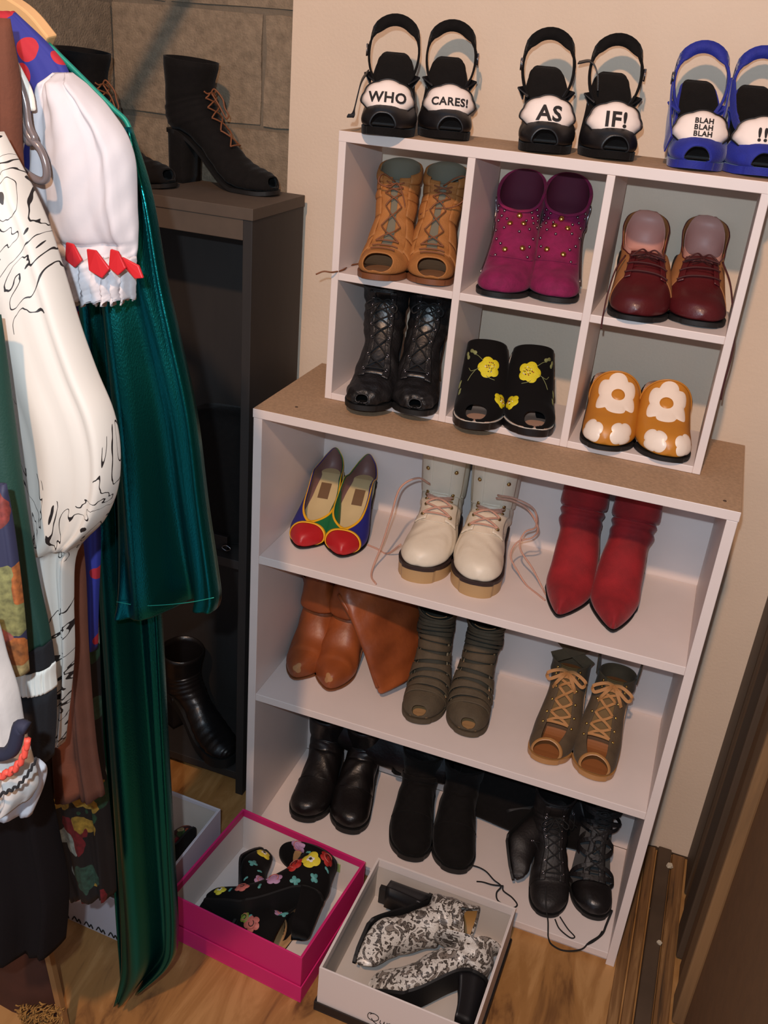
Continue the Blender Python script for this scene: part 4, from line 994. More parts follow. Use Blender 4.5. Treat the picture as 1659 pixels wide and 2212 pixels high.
def slouch(px, rz, label, mir, shaft, wd, wid, th, ank=.04):
    r = shoe_at('tall_boot', px, ZB, rz, label, 'boot')
    L = Last(L=.205, hh=.062, zp=.004, W=.0445, toe='almond', mir=mir, top=.172, sf=.112, sb=.205, sw=.046, heel=.028, ht=1.2, ank=.043, arch=.92)
    wrk = lambda S, A: .0011 * np.sin(S * 2.6 + 3 * np.sin(A * 9)) * (S > 4)
    V, F = L.S.patch(0, 13, 0, 1, 60, 56, wrk); mk('foot', V, F, M_cog, r)
    V, F = L.plate(th=.0035, ex=.001); mk('sole', V, F, M_tansole, r, smooth=False)
    V, F = L.heel(depth=.042, taper=.75); mk('heel', V, F, M_tansole, r)
    dec('scuff', L, 1.2, .47, lambda a: .010 * (1 + .3 * math.sin(3 * a)), M_scuff, r, h=.0006, dome=.0003, n=20, mm=2, label='scuffed patch on the toe')
    iv = Matrix.Rotation(-math.radians(rz), 4, 'Z') @ Matrix.Translation(-r.location)
    P = cat_rom([tuple(iv @ Vector(p)) for p in shaft], 7); q = Matrix.Rotation(-math.radians(rz), 3, 'Z')
    W_ = cat_rom([tuple(q @ Vector(w)) for w in wd], 7)
    WI = cat_rom([(w, 0, 0) for w in wid], 7)[:, 0]; TH = cat_rom([(w, 0, 0) for w in th], 7)[:, 0]
    V, F = flatsweep(P, W_, WI, TH, fold=.0022, seed=mir); mk('shaft', V, F, M_cog, r, sub=1, label='shaft slouched over to the right')
    E_ = [P[i] - W_[i] / np.linalg.norm(W_[i]) * WI[i] * .49 for i in range(12, len(P) - 5)]
    tube('shaft_seam', E_, .0045, M_cog, r, res=1, n=8)
    return r
slouch((640, 1472), 6, 'slouched cognac leather boot, leftmost on the middle bookcase shelf', 1,
       [(.066, .20, .505), (.068, .20, .560), (.086, .20, .612), (.120, .20, .632), (.170, .195, .615), (.215, .19, .560), (.250, .185, .50), (.275, .18, .445)],
       [(.1, 1, .1), (.1, 1, .1), (.2, 1, .3), (.3, 1, .4), (.3, 1, .45), (.3, 1, .4), (.3, 1, .3), (.3, 1, .3)], [.085, .09, .10, .12, .13, .14, .14, .13], [.085, .07, .05, .035, .03, .028, .026, .022])
slouch((704, 1494), 4, 'slouched cognac leather boot, its folded shaft falling against the grey-green bootie', -1,
       [(.128, .20, .515), (.130, .19, .565), (.142, .18, .600), (.165, .17, .615), (.200, .165, .590), (.235, .16, .535), (.262, .155, .475), (.285, .15, .420)],
       [(.1, 1, .1), (.1, 1, .1), (.2, 1, .3), (.35, 1, .45), (.35, 1, .5), (.35, 1, .5), (.35, 1, .4), (.35, 1, .4)], [.085, .09, .11, .14, .16, .17, .17, .16], [.08, .06, .045, .034, .032, .03, .028, .024])
M_olive = mat('olive_brown_nubuck', (86, 74, 56), .8, noise=.25, nscale=50, bump=.4, bscale=300); M_olin = mat('dark_olive_mesh', (50, 50, 42), .8)
M_tanin = mat('tan_insole', (176, 136, 92), .6)
def strappy(px, rz, label, mir):
    r = shoe_at('peep_toe_bootie', px, ZB, rz, label, 'boot')
    L = Last(L=.195, hh=.090, zp=.012, W=.0415, toe='round', mir=mir, top=.215, topf=.172, sf=.112, sb=.202, sw=.040, heel=.03, ht=1.1, ank=.036)
    V, F = L.plate(th=.011, ex=.0022); mk('sole', V, F, M_olive, r, smooth=False)
    V, F = L.plate(th=.001, dz=.0036, sides=.92, y0=.004); mk('insole', V, F, M_tanin, r, smooth=False)
    V, F = L.heel(depth=.05, taper=.85); mk('heel', V, F, M_olive, r)
    V, F = L.S.patch(lambda a: 1.75 * max(0, 1 - (abs(a - .5) / .27) ** 2), 4.1, .0, 1, 18, 60, .0008); mk('toe_band', V, F, M_olive, r, sol=.0022)
    ptc('elastic_back', L, 8, 13, -.30, .30, M_olin, r, off=-.0004, sol=.0015)
    ptc('lining', L, 4.0, 12.6, .34, .66, M_olin, r, off=-.003, sol=.001)
    ptc('inner_tongue', L, 10.6, 13, .41, .59, M_tanin, r, off=-.004, sol=.001)
    ts = np.linspace(3.7, 12.2, 13)
    for i, t in enumerate(ts):
        ph = i * 1.3
        lo = lambda a, t=t, ph=ph: t + .10 * math.sin(ph + 9 * a); hi = lambda a, t=t, ph=ph: t + (.60 if i > 5 else .52) + .13 * math.sin(ph + 1 + 11 * a)
        ptc('cross_strap', L, lo, hi, .17, .83, M_olive, r, ns=4, na=26, off=lambda S, A, ph=ph: .0024 + .0014 * np.sin(ph + A * 14), sol=.002)
    for sg in (-1, 1): ptc('side_strap', L, 3.6, 12.8, .5 + sg * .26, .5 + sg * .32, M_olive, r, ns=30, na=5, off=.0012, sol=.002)
    for sg in (-1, 1): ribbon('ankle_strap', cat_rom([tuple(L.S.pt(12.5, .5 + sg * .3, .002)), tuple(L.S.pt(12.9, .5 + sg * .36, .003)), (sg * .034, .178, .232), (sg * .012, .196, .238)], 6), (.2, .4, 1), .010, .0022, M_olin, r)
strappy((905, 1566), 10, 'olive grey strappy peep-toe bootie, left one, leaning by the cognac shaft', 1)
strappy((1002, 1592), 6, 'olive grey strappy peep-toe bootie, right one, centre of the middle shelf', -1)
M_khaki = mat('khaki_suede', (90, 73, 52), .85, noise=.25, nscale=40, bump=.3, bscale=400, sheen=.1); M_tanlace = mat('flat_tan_lace', (176, 126, 76), .7)
M_nud = mat('glossy_tan_sole', (170, 122, 72), .35)
def laced(px, rz, label, mir):
    r = shoe_at('peep_toe_bootie', px, ZB, rz, label, 'boot')
    L = Last(L=.205, hh=.085, zp=.012, W=.043, toe='square', mir=mir, top=.205, topf=.140, sf=.118, sb=.208, sw=.040, heel=.03, ht=1.05, ank=.038)
    V, F = L.plate(th=.011, ex=.0025); mk('sole', V, F, M_nud, r, smooth=False)
    V, F = L.plate(th=.001, dz=.0036, sides=.95, y0=.003); mk('insole', V, F, mat('chestnut_insole', (150, 92, 50), .5), r, smooth=False)
    V, F = L.heel(depth=.05, taper=.85); mk('heel', V, F, M_khaki, r)
    for sg in (-1, 1):
        ptc('side_panel', L, lambda a: 1.7 + .8 * (1 - abs(a - .5) / .45) ** 2, lambda a: 12.0 - 3.6 * sm((abs(a - .5) - .16) / .25), .5 + sg * .060, .5 + sg * .47, M_khaki, r, ns=44, na=24, off=.0006, sol=.002)
    ptc('back_counter', L, 8.6, 10.9, -.22, .22, M_khaki, r, off=.0004, sol=.002)
    ptc('tongue', L, 4.4, lambda a: 12.6 - 60 * (a - .5) ** 2, .43, .57, mat('brown_tongue', (110, 84, 44), .75), r, ns=20, na=10, off=-.0008, sol=.0015)
    aa = np.linspace(.16, .84, 30)
    ptc('toe_binding', L, lambda a: 1.55 + .8 * (1 - abs(a - .5) / .40) ** 2, lambda a: 1.9 + .8 * (1 - abs(a - .5) / .40) ** 2, .2, .8, M_nud, r, ns=3, na=30, off=.0016, sol=.0015)
    paths = lace_cross(L, 4.4, 11.0, 7, a=.050, h=.0045)
    vf = [ribbonVF(cat_rom(p, 3), (0.2, 1, .6), .0048, .0016) for p in paths]; V, F = joinVF(vf); mk('lace', V, F, M_tanlace, r, smooth=False)
    vf = [ribbonVF(cat_rom(p, 6), (0.1, .5, 1), .0062, .0016) for p in bow(L, 10.6, .024, .010, .012)]; V, F = joinVF(vf); mk('lace_bow', V, F, M_tanlace, r, smooth=False)
    em = dome_mesh('eyelet', .0027, .0020, K_gold)
    for i in range(8):
        for sg in (-1, 1): inst('eyelet', em, L.S.pt(4.4 + i * .94, .5 + sg * .082, .003), L.S.nrm(4.4 + i * .94, .5 + sg * .082), r)
    for sg in (-1, 1):
        p0 = L.S.pt(11.4, .5 + sg * .2, .001)
        ribbon('ankle_strap', cat_rom([tuple(p0), (sg * .040, .150, .190), (sg * .036, .185, .212), (sg * .010, .208, .222), (0, .210, .222)], 6), (0, .3, 1), [.022, .021, .020, .018, .016, .015] * 5, .002, M_khaki, r)
laced((1177, 1652), 0, 'khaki suede lace-up bootie with tan bow, left one on the middle shelf', 1)
laced((1273, 1684), -2, 'khaki suede lace-up bootie with tan bow, right one, nearest the bookcase side', -1)
# ------------------------------------------------------------------ shelf C: black boots
def black_boot(px, z, rz, label, mir, top=.150, m=K_leather, W=.044, L_=.215, hh=.035, toe='round', name='ankle_boot', strap=False, zp=.014, seam=True):
    r = shoe_at(name, px, z, rz, label, 'boot')
    L = Last(L=L_, hh=hh, zp=zp, W=W, toe=toe, mir=mir, top=top, sf=.118 * L_ / .2, sb=.206 * L_ / .2, sw=.046, heel=.033, ht=1.18, ank=.041, arch=.86)
    V, F = L.S.patch(0, 13, 0, 1, 64, 56, lambda S, A: .0007 * np.sin(S * 3.3 + 4 * np.sin(A * 8) + 2 * np.cos(A * 17)) * (S > 5)); mk('upper', V, F, m, r, sol=.0025)
    V, F = L.plate(th=zp - .001, ex=.003, dz=.001); mk('sole', V, F, K_rub, r, smooth=False)
    V, F = L.heel(depth=.055, taper=.92); mk('heel', V, F, K_rub, r)
    V, F = L.S.patch(11.5, 12.97, 0, 1, 6, 40, -.003); mk('lining', V, F, K_matte, r)
    if seam: tube('welt_seam', L.S.pt(np.full(30, 5.2), np.linspace(.25, .75, 30), .0006), .0008, m, r, res=1)
    if strap:
        ptc('ankle_strap', L, 9.4, 10.5, 0, 1, m, r, ns=4, na=50, off=.004, sol=.0025)
        c = L.S.pt(9.9, .5 - .27, .006); V, F = ribbonVF(cat_rom([tuple(c), tuple(c + (-.012 * mir * -1, -.004, .004)), tuple(c + (-.020 * mir * -1, -.010, .016))], 5), (0, 1, .4), .018, .002); mk('strap_end', V, F, m, r, smooth=False)
    return L, r
black_boot((655, 1778), ZC, 7, 'shiny black ankle boot, left one on the bottom shelf behind the pink box', 1, top=.175)
black_boot((746, 1802), ZC, 9, 'shiny black ankle boot, right one on the bottom shelf behind the pink box', -1, top=.170)
_, rb = black_boot((882, 1862), ZC, 12, 'matte black boot with strap end sticking out left, bottom shelf', -1, top=.165, m=K_suede, strap=True, W=.045)
black_boot((976, 1888), ZC, 12, 'matte black boot with rounded toe, behind the back corner of the white box', -1, top=.160, m=K_suede, W=.045)
# folded shafts lying along the back of the bottom shelf
def lying_shaft(label, P, wd, wid, th, m, tubes_=()):
    r = empty('tall_boot', P[0], 0, label, 'boot'); o = np.array(P[0])
    Q_ = cat_rom([np.array(p) - o for p in P], 7); k = len(Q_)
    V, F = flatsweep(Q_, wd, np.interp(np.linspace(0, 1, k), np.linspace(0, 1, len(wid)), wid), np.interp(np.linspace(0, 1, k), np.linspace(0, 1, len(th)), th), fold=.0014); mk('shaft', V, F, m, r, sub=1)
    V, F = flatsweep([Q_[-4], Q_[-1] + (Q_[-1] - Q_[-2]) * .3], wd, [wid[-1] * 1.03] * 2, [th[-1] * 1.1] * 2); mk('cuff', V, F, m, r, sub=1)
    return r
lying_shaft('long shiny black boot shaft folded along the back of the bottom shelf', [(.06, .246, .17), (.12, .246, .175), (.20, .24, .165), (.29, .236, .160), (.385, .232, .160)], (.05, .35, 1), (.10, .11, .11, .09), (.05, .055, .05, .035), K_leather)
lying_shaft('flattened black boot shaft under the shelf, right of the shiny folded one', [(.40, .25, .13), (.48, .25, .125), (.58, .246, .12), (.70, .242, .13)], (.05, .3, 1), (.16, .17, .16), (.045, .05, .04), K_suede)
# black lace boot tipped forward on its side
def tipped():
    p = un(1095, 1925, 2, ZC + .01); r = empty('lace_up_boot', (p[0], p[1], ZC + .047), 0, 'black studded lace-up boot tipped on its side with looping laces, bottom shelf', 'boot', rot=(0.04, math.radians(68), math.radians(16)))
    L = Last(L=.20, hh=.070, zp=.006, W=.036, toe='point', mir=-1, top=.165, sf=.112, sb=.204, sw=.046, heel=.028, ht=1.1, ank=.038, arch=.9)
    V, F = L.S.patch(0, 13, 0, 1, 60, 52, lambda S, A: .0007 * np.sin(S * 4 + 8 * A)); mk('upper', V, F, K_matte, r, sol=.0022)
    V, F = L.plate(th=.005, ex=.001); mk('sole', V, F, K_rub, r, smooth=False)
    V, F = L.heel(depth=.045, taper=.8); mk('heel', V, F, K_rub, r)
    em = dome_mesh('eyelet', .0024, .0011, K_silver, torus=True)
    for i in range(6):
        for sg in (-1, 1): inst('eyelet', em, L.S.pt(5 + 1.3 * i, .5 + sg * .07, .003), L.S.nrm(5 + 1.3 * i, .5 + sg * .07), r)
    tubes('lace', lace_cross(L, 5, 11.5, 5, a=.06, h=.004), .0015, K_cord, r)
    return r
tipped()
z = ZC + .0018
T(tube('boot_lace', [(.452, .066, z), (.462, .083, z + .004), (.485, .092, z + .010), (.512, .088, z + .012), (.535, .072, z + .012), (.553, .062, z + .012), (.548, .050, z + .003), (.556, .034, z), (.583, .028, z), (.594, .040, z), (.580, .054, z), (.560, .058, z + .006), (.556, .066, z + .012)], .0016, K_cord), 'black cord lace looped on the bottom shelf in front of the tipped boot', 'shoelace')
T(tube('boot_lace', [(.556, .066, z + .010), (.535, .060, z + .010), (.515, .066, z + .002), (.502, .064, z)], .0015, K_cord), 'short straight black lace end between the looped lace and its boot', 'shoelace')
# pointed lace-up with a cord hanging over the shelf edge
Lp, rp = peep_bootie('lace_up_boot', (1186, 1984), ZC, 16, 'black lace-up boot with worn toe cap, second from the right on the bottom shelf', 1, K_matte, K_rub, top=.19, peep=0, hh=.07, W=.0395, L_=.205, toe='round', n_l=7, la=.05, eyelets=K_silver, wr=lambda S, A: .001 * np.sin(S * 6) * (S > 4), zp=.008)
tube('toe_cap_seam', Lp.S.pt(np.full(30, 4.3), np.linspace(.2, .8, 30), .001), .0009, K_leather, rp, res=1)
T(tube('boot_lace', [(.640, .062, .085), (.650, .034, .060), (.660, .015, .045), (.665, .0, .034), (.668, -.006, .026), (.676, -.0065, .012), (.695, -.007, .006), (.715, -.007, .012), (.735, -.005, .026), (.745, .01, .0322), (.760, .030, .034), (.765, .045, .034)], .0016, K_cord), 'long black lace trailing over the front edge of the bottom shelf', 'shoelace')
T(tube('boot_lace', [(.672, .030, .040), (.685, .016, z + .002), (.708, .006, z), (.716, .012, z), (.700, .024, z + .001), (.680, .040, .040)], .0014, K_cord), 'small black lace loop lying right of the worn toe cap', 'shoelace')
# open strappy black shoe at the right end
def cage_black(px, rz):
    r = shoe_at('strappy_heel', px, ZC, rz, 'black cut-out strappy heel, rightmost on the bottom shelf', 'shoe')
    L = Last(L=.205, hh=.09, zp=.010, W=.0405, toe='round', mir=-1, top=.235, topf=.215, sf=.112, sb=.204, sw=.042, heel=.03, ht=1.1, ank=.040)
    V, F = L.S.patch(0, 4.2, 0, 1, 24, 50, .0); mk('toe_cap', V, F, K_leather, r, sol=.002)
    V, F = L.plate(th=.009, ex=.002); mk('sole', V, F, K_rub, r, smooth=False)
    V, F = L.heel(depth=.048, taper=.85); mk('heel', V, F, K_rub, r)
    ptc('back_panel', L, 7.5, 13, -.10, .10, K_matte, r, off=.0, sol=.002)
    for i, (t0, t1) in enumerate(((4.3, 5.6), (5.6, 4.6), (6.0, 7.4), (7.6, 6.3), (8.0, 9.6), (9.8, 8.3), (10.4, 11.8), (12.0, 10.6), (12.4, 12.6))):
        for sg in (-1, 1):
            A = np.linspace(.5 - .02 * sg, .5 + sg * .42, 14); Tt = np.linspace(t0, t1, 14)
            P = L.S.pt(Tt, A, .003 + .001 * (i % 2)); ribbon('strap', P, [tuple(v) for v in (L.S.raw(Tt + .1, A) - L.S.raw(Tt - .1, A))], .0085, .0022, K_matte, r)
    for sg in (-1, 1): ptc('lace_placket', L, 4.1, 12.9, .5 + sg * .02, .5 + sg * .07, K_matte, r, ns=36, na=4, off=.003, sol=.002)
    tubes('lace', lace_cross(L, 5, 12, 6, a=.05, h=.0065), .0014, K_cord, r)
cage_black((1278, 1988), 10)
T(tube('boot_lace', [(.775, .090, .050), (.770, .060, .040), (.766, .040, z + .001), (.752, .016, z), (.742, .004, z)], .0022, K_cord), 'thick black lace end at the right end of the bottom shelf', 'shoelace')
# ------------------------------------------------------------------ dark bookcase: booties on top, things inside
def dark_bootie(loc, rz, label, mir, m=K_suede, hh=.085, top=.215, name='peep_toe_bootie', peep=1.7, zp=.008, heel_d=.05, L_=.235, lace=True, sf=.120):
    r = empty(name, loc, math.radians(rz), label, 'boot')
    L = Last(L=L_, hh=hh, zp=zp, W=.041, toe='round', mir=mir, top=top, topf=top - .008, sf=sf * L_ / .2, sb=L_, sw=.050, heel=.031, ht=1.0, ank=.042)
    up = lambda a: peep * max(0, 1 - (abs(a - .5) / .34) ** 2)
    V, F = L.S.patch(up, 13, 0, 1, 60, 56, lambda S, A: .0007 * np.sin(S * 8)); mk('upper', V, F, m, r, sol=.0022)
    V, F = L.plate(th=zp - .001, ex=.002); mk('sole', V, F, K_rub, r, smooth=False)
    V, F = L.heel(depth=heel_d, taper=.9); mk('heel', V, F, m, r)
    if lace:
        lc = lace_cross(L, 6, 12, 5, a=.05, h=.004)
        lc.append([L.S.pt(11.6, .5, .004), L.S.pt(11.4, .5, .016), L.S.pt(10.2, .5, .026), L.S.pt(9.0, .5, .026), L.S.pt(7.9, .5, .026), L.S.pt(7.8, .5, .018), L.S.pt(9.5, .5, .016), L.S.pt(11.3, .5, .006)])
        tubes('lace', lc, .0015, M_lacebr if peep else K_cord, r)
    return L, r
dark_bootie((-.092, .262, DZ), 84, 'black suede open-toe heeled bootie on the dark bookcase top, nearer the cream wall', 1)
dark_bootie((-.262, .178, DZ), 84, 'black suede open-toe heeled bootie on the dark bookcase top, left, behind the green dress', -1)
r = empty('black_bag', (-.175, .20, DS), 0, 'soft black bag standing on the middle shelf of the dark bookcase', 'bag')
V = []; F = []
for i in range(14):
    f = i / 13; z_ = .285 * f; k = 1 + .05 * math.sin(f * 5); rr = 1 if f < .85 else math.sqrt(max(.02, 1 - ((f - .85) / .15) ** 2)) * .5 + .5
    for j in range(28):
        a = 2 * PI * j / 28; c, s_ = math.cos(a), math.sin(a)
        V.append((.084 * k * rr * np.sign(c) * abs(c) ** .5 + .003 * math.sin(i + j), .055 * k * rr * np.sign(s_) * abs(s_) ** .6, z_ + .006 * c * f))
for i in range(13):
    for j in range(28): F.append((i * 28 + j, i * 28 + (j + 1) % 28, i * 28 + 28 + (j + 1) % 28, i * 28 + 28 + j))
F.append(tuple(range(28))[::-1]); F.append(tuple(13 * 28 + j for j in range(28)))
mk('bag_body', V, F, K_suede, r, sub=1)
box('strap_tab', .02, .055, -.066, -.056, .0, .035, K_matte, r); tube('ring', [(.045, -.070, .012), (.055, -.070, .006), (.065, -.070, .012), (.055, -.070, .018)], .0013, K_silver, r, closed=True)
dark_bootie((-.100, .128, .0602), 66, 'black leather platform boot on the bottom shelf of the dark bookcase', 1, m=K_leather, hh=.075, top=.225, name='platform_boot', peep=0, zp=.026, lace=False)
# ------------------------------------------------------------------ boots in the open boxes
def lie(name, loc, side, th, label):
    m_ = Matrix.Rotation(math.radians(th), 3, 'Z') @ Matrix.Rotation(math.radians(90 * side), 3, 'Y')
    return empty(name, loc, 0, label, 'boot', rot=tuple(m_.to_euler()))
FC = [mat('yellow_thread', (226, 208, 60), .5, bump=.5, bscale=800), mat('scarlet_thread', (176, 40, 34), .55, bump=.5, bscale=800), mat('lilac_thread', (176, 136, 170), .55, bump=.5, bscale=800), mat('teal_thread', (84, 150, 146), .55), mat('dark_pistil', (24, 18, 14), .6), mat('white_thread', (230, 224, 214), .55), mat('leaf_thread', (120, 140, 50), .6), mat('coral_thread', (196, 110, 100), .6)]
def floral_boot(parent_loc, side, th, label, mir, spots, top=.17, small=False):
    r = lie('floral_bootie', parent_loc, side, th, label)
    L = Last(L=.212, hh=.075, zp=.006, W=.0385, toe='point', mir=mir, top=top, sf=.084, sb=.212, sw=.046, heel=.028, ht=1.25, ank=.048, arch=1.0, topf=.165)
    V, F = L.S.patch(0, 12.9, 0, 1, 50, 48, 0); mk('upper', V, F, K_velvet, r, sol=.002)
    V, F = L.S.patch(9.5, 12.85, 0, 1, 10, 36, -.003); mk('lining', V, F, M_tanin, r)
    V, F = L.plate(th=.005, ex=.001); mk('sole', V, F, K_rub, r, smooth=False)
    V, F = L.heel(depth=.045, taper=.8); mk('heel', V, F, K_velvet, r)
    for (t, a, k, sc, ro) in spots:
        a = a if mir * side > 0 else 1 - a
        c = FC[k]
        if k == 3:
            for q in (0, 1.3): dec('embroidered_leaf', L, t, a, leafrf(.012 * sc), c, r, rot=ro + q, n=18, mm=2)
            continue
        d = dec('embroidered_flower', L, t, a, flower(.0165 * sc, 5 if k else 4, .2, ro), c, r, h=.0012, dome=.0022, n=40, mm=4)
        if k == 0:
            dec('petal_white', L, t, a, flower(.010 * sc, 4, .3, ro + .5), FC[5], d, h=.0034, dome=.0004, n=24, mm=2); dec('pistil', L, t, a, flower(.0045 * sc, 4, .4, ro), FC[4], d, h=.0044, dome=.0004, n=16, mm=2)
        else:
            for q, rr in ((1, .010), (2, .0055)):
                P = [L.S.line(t, a, [(rr * sc * math.cos(b), rr * sc * math.sin(b)) for b in np.linspace(ro + q, ro + q + 4.6, 12)], .0035)]
                tubes('stitched_swirl', P, .0008, FC[(2, 7, 4)[q] if k != 2 else 5 - q + 3 if q == 1 else 2] if True else c, d, res=1, n=4)
            dec('embroidered_leaf', L, t - .9, a + .02, leafrf(.009 * sc), FC[3], r, rot=ro, n=16, mm=2)
    return r
floral_boot((.062, -.052, .052), -1, 172, 'black floral embroidered bootie in the pink box, left one, toe towards the bookcase', 1,
            [(2.8, .68, 0, .95, .3), (5.0, .70, 3, 1.0, 0), (6.4, .66, 2, .8, .4), (8.4, .70, 1, 1.0, 0), (11.4, .62, 2, .8, .8), (10.8, .84, 7, .9, 0), (7.2, .84, 2, .8, .4), (9.6, .84, 6, .6, 2), (12.4, .70, 3, 1, 1)][:9])
floral_boot((.048, -.262, .096), -1, -85, 'black floral embroidered bootie in the pink box, right one, on top of its mate', -1,
            [(12.3, .86, 1, 1.0, 0), (12.5, .64, 2, .9, 0), (10.6, .73, 0, 1.1, .4), (8.9, .64, 1, 1.0, 0), (9.2, .84, 3, 1, 0), (6.6, .70, 2, .9, .3), (4.4, .66, 7, .8, .2), (7.6, .82, 3, 1, 2), (2.6, .68, 0, .7, 0)])
M_snake = snake_mat()
def snake(loc, side, th, label, mir, tp=.185):
    r = lie('snake_print_bootie', loc, side, th, label)
    L = Last(L=.200, hh=.080, zp=.006, W=.0400, toe='point', mir=mir, top=tp, topf=tp - .015, sf=.082, sb=.212, sw=.048, heel=.028, ht=1.35, ank=.046, arch=.95)
    vn = lambda a: 12.9 - .9 * max(0, 1 - abs(a - (.75 if mir * side > 0 else .25)) / .10)
    V, F = L.S.patch(0, vn, 0, 1, 60, 56, lambda S, A: .0015 * np.sin(S * 3 + 5 * A) * (S > 5)); mk('upper', V, F, M_snake, r, sol=.0022)
    V, F = L.S.patch(8.5, lambda a: vn(a) - .1, 0, 1, 12, 40, -.003); mk('lining', V, F, mat('ochre_lining', (168, 126, 70), .6), r)
    V, F = L.plate(th=.006, ex=.0015); mk('sole', V, F, K_rub, r, smooth=False)
    V, F = L.heel(depth=.050, taper=.75); mk('heel', V, F, K_satin, r)
snake((.345, -.250, .074), 1, -2, 'snake-print leather bootie in the white box, rear one under its mate', 1)
snake((.388, -.286, .062), -.84, -88, 'snake-print leather bootie in the white box, front one with black heel', 1, .150)
T(box('black_card_flap', -.0, .10, 0, .012, 0, .040, K_satin, None), 'black dust bag corner at the back left inside the white box', 'dust bag').location = (.330, -.060, .02)
rf = lie('floral_bootie', (-.072, -.075, .050), 1, 176, 'small floral bootie in the lilac white box behind the green dress')
L = Last(L=.20, hh=.06, zp=.005, W=.038, toe='round', mir=1, top=.13, sw=.044)
V, F = L.S.patch(0, 12.9, 0, 1, 44, 40, 0); mk('upper', V, F, blobs_mat('floral_beads', (52, 12, 20), [(196, 90, 50), (120, 60, 130), (214, 196, 140), (60, 96, 40), (150, 24, 40)], 70, .55, warp=.004), rf, sol=.002)
V, F = L.plate(th=.004, ex=.001); mk('sole', V, F, K_rub, rf, smooth=False)
# ------------------------------------------------------------------ hanging clothes
def garment(name, rows, Y, th, m, parent=None, nf=4, amp=.006, ph=0.0, n=64, sol=.0015, hem=0.0, sub=0, e=.75, grow=True, thf=None, noise=0.0, res=6):
    """a hollow hanging cloth: rows = (left px, right px, height px) read in the plane y=Y; folds run down the cloth"""
    R = np.array(rows, float)
    Lp = np.array([un(a, c, 1, Y) for a, b, c in R]); Rp = np.array([un(b, c, 1, Y) for a, b, c in R])
    Lp = cat_rom(Lp, res); Rp = cat_rom(Rp, res); k = len(Lp); V = []; F = []
    for i in range(k):
        f = i / (k - 1); c = .5 * (Lp[i] + Rp[i]); hw = .5 * (Rp[i] - Lp[i]); g = (.25 + .75 * f) if grow else 1.0
        t_ = th * (thf(f) if thf else 1) * min(1, .35 + f * 7)
        for j in range(n):
            a = 2 * PI * j / n; cc, ss = math.cos(a), math.sin(a)
            d = amp * g * (math.sin(nf * PI * cc + ph + 1.2 * f) + .45 * math.sin(nf * 2.3 * PI * cc + 2 * ph - 2 * f)) * min(1, abs(ss) * 1.6)
            d += noise * math.sin(17 * f + 9 * cc + ph) * math.sin(5 * cc + 31 * f)
            y = -t_ / 2 * np.sign(ss) * abs(ss) ** e * (.85 if ss > 0 else .25) - d * (1 if ss > 0 else .35)
            p = c + hw * np.sign(cc) * abs(cc) ** e; V.append((p[0], p[1] + y, p[2] + hem * math.sin(nf * PI * cc + ph) * (f > .98)))
    for i in range(k - 1):
        for j in range(n): F.append((i * n + j, i * n + (j + 1) % n, i * n + n + (j + 1) % n, i * n + n + j))
    return mk(name, V, F, m, parent, sol=sol, sub=sub, soff=0)
def on(px, Y, dy=0.0):
    p = un(px[0], px[1], 1, Y + dy); return (p[0], p[1], p[2])
M_satin = mat('emerald_velvet', (16, 104, 104), .24, .94, bump=.2, bscale=900, stretch=(1, 1, .35))
M_satd = mat('emerald_trim', (30, 140, 122), .5, .3)
M_wcot = mat('white_cotton', (200, 193, 194), .85, bump=.15, bscale=80); M_rib = mat('red_ribbon', (190, 30, 36), .5)
M_polka = dots_mat('blue_red_dots', (44, 48, 132), (176, 34, 46), 30, .34)
M_rust = mat('rust_suede', (104, 56, 36), .9, noise=.2, nscale=30, bump=.2, bscale=300)
M_print = lines_mat('ink_print_cloth', (196, 187, 176), (28, 22, 22), 15, .0065, .47)
M_bgrn = mat('bottle_green_satin', (26, 58, 48), .55, bump=.15, bscale=500); M_kn = mat('black_knit', (22, 18, 20), .9, bump=.3, bscale=400)
M_wkn = mat('white_rib_knit', (232, 222, 208), .85)
M_nfl = blobs_mat('navy_floral', (38, 38, 62), [(196, 110, 50), (176, 96, 84), (150, 60, 50), (150, 146, 90), (206, 170, 110)], 30, .58, warp=.012, thin=.02)
M_bfl = blobs_mat('black_rose_print', (14, 12, 14), [(36, 84, 56), (190, 200, 186), (150, 30, 40), (60, 100, 80), (206, 160, 60)], 22, .50, warp=.015)
M_kcrepe = mat('black_crepe', (14, 10, 12), .9, bump=.2, bscale=400, spec=.15)
M_emb = mat('white_gauze', (184, 176, 170), .8, bump=.2, bscale=120); M_nvy = mat('navy_applique', (24, 24, 44), .8); M_coral = mat('coral_ric_rac', (214, 74, 58), .6)
M_hang = mat('pale_wood_hanger', (224, 176, 120), .45, noise=.1, nscale=20, stretch=(1, 1, .1)); M_clr = mat('smoky_plastic_hanger', (124, 112, 110), .2, .3); M_rod = mat('closet_rod', (120, 116, 112), .3, .9)
GY = -.45
g = empty('green_dress', (0.05, GY, .10), 0, 'long emerald green velvet dress with a wide bell sleeve, on a wooden hanger', 'dress')
def under(o, root): o.parent = root; o.matrix_parent_inverse = Matrix.Translation(-Vector(root.location)); return o
body = under(garment('body', [(88, 112, 98), (70, 205, 200), (80, 272, 290), (100, 296, 430), (150, 310, 650), (172, 325, 900), (190, 338, 1120), (206, 350, 1320), (228, 364, 1600), (246, 378, 1850), (256, 385, 2010), (261, 372, 2075), (264, 310, 2132)], GY, .050, M_satin, nf=1.6, amp=.026, ph=1.3, res=8), g)
sl = under(garment('bell_sleeve', [(215, 285, 275), (222, 328, 418), (215, 361, 600), (222, 388, 720), (236, 426, 892), (246, 450, 1081), (250, 470, 1218), (250, 478, 1282), (250, 474, 1308)], GY - .055, .045, M_satin, nf=1.5, amp=.026, ph=2.0, res=8), g)
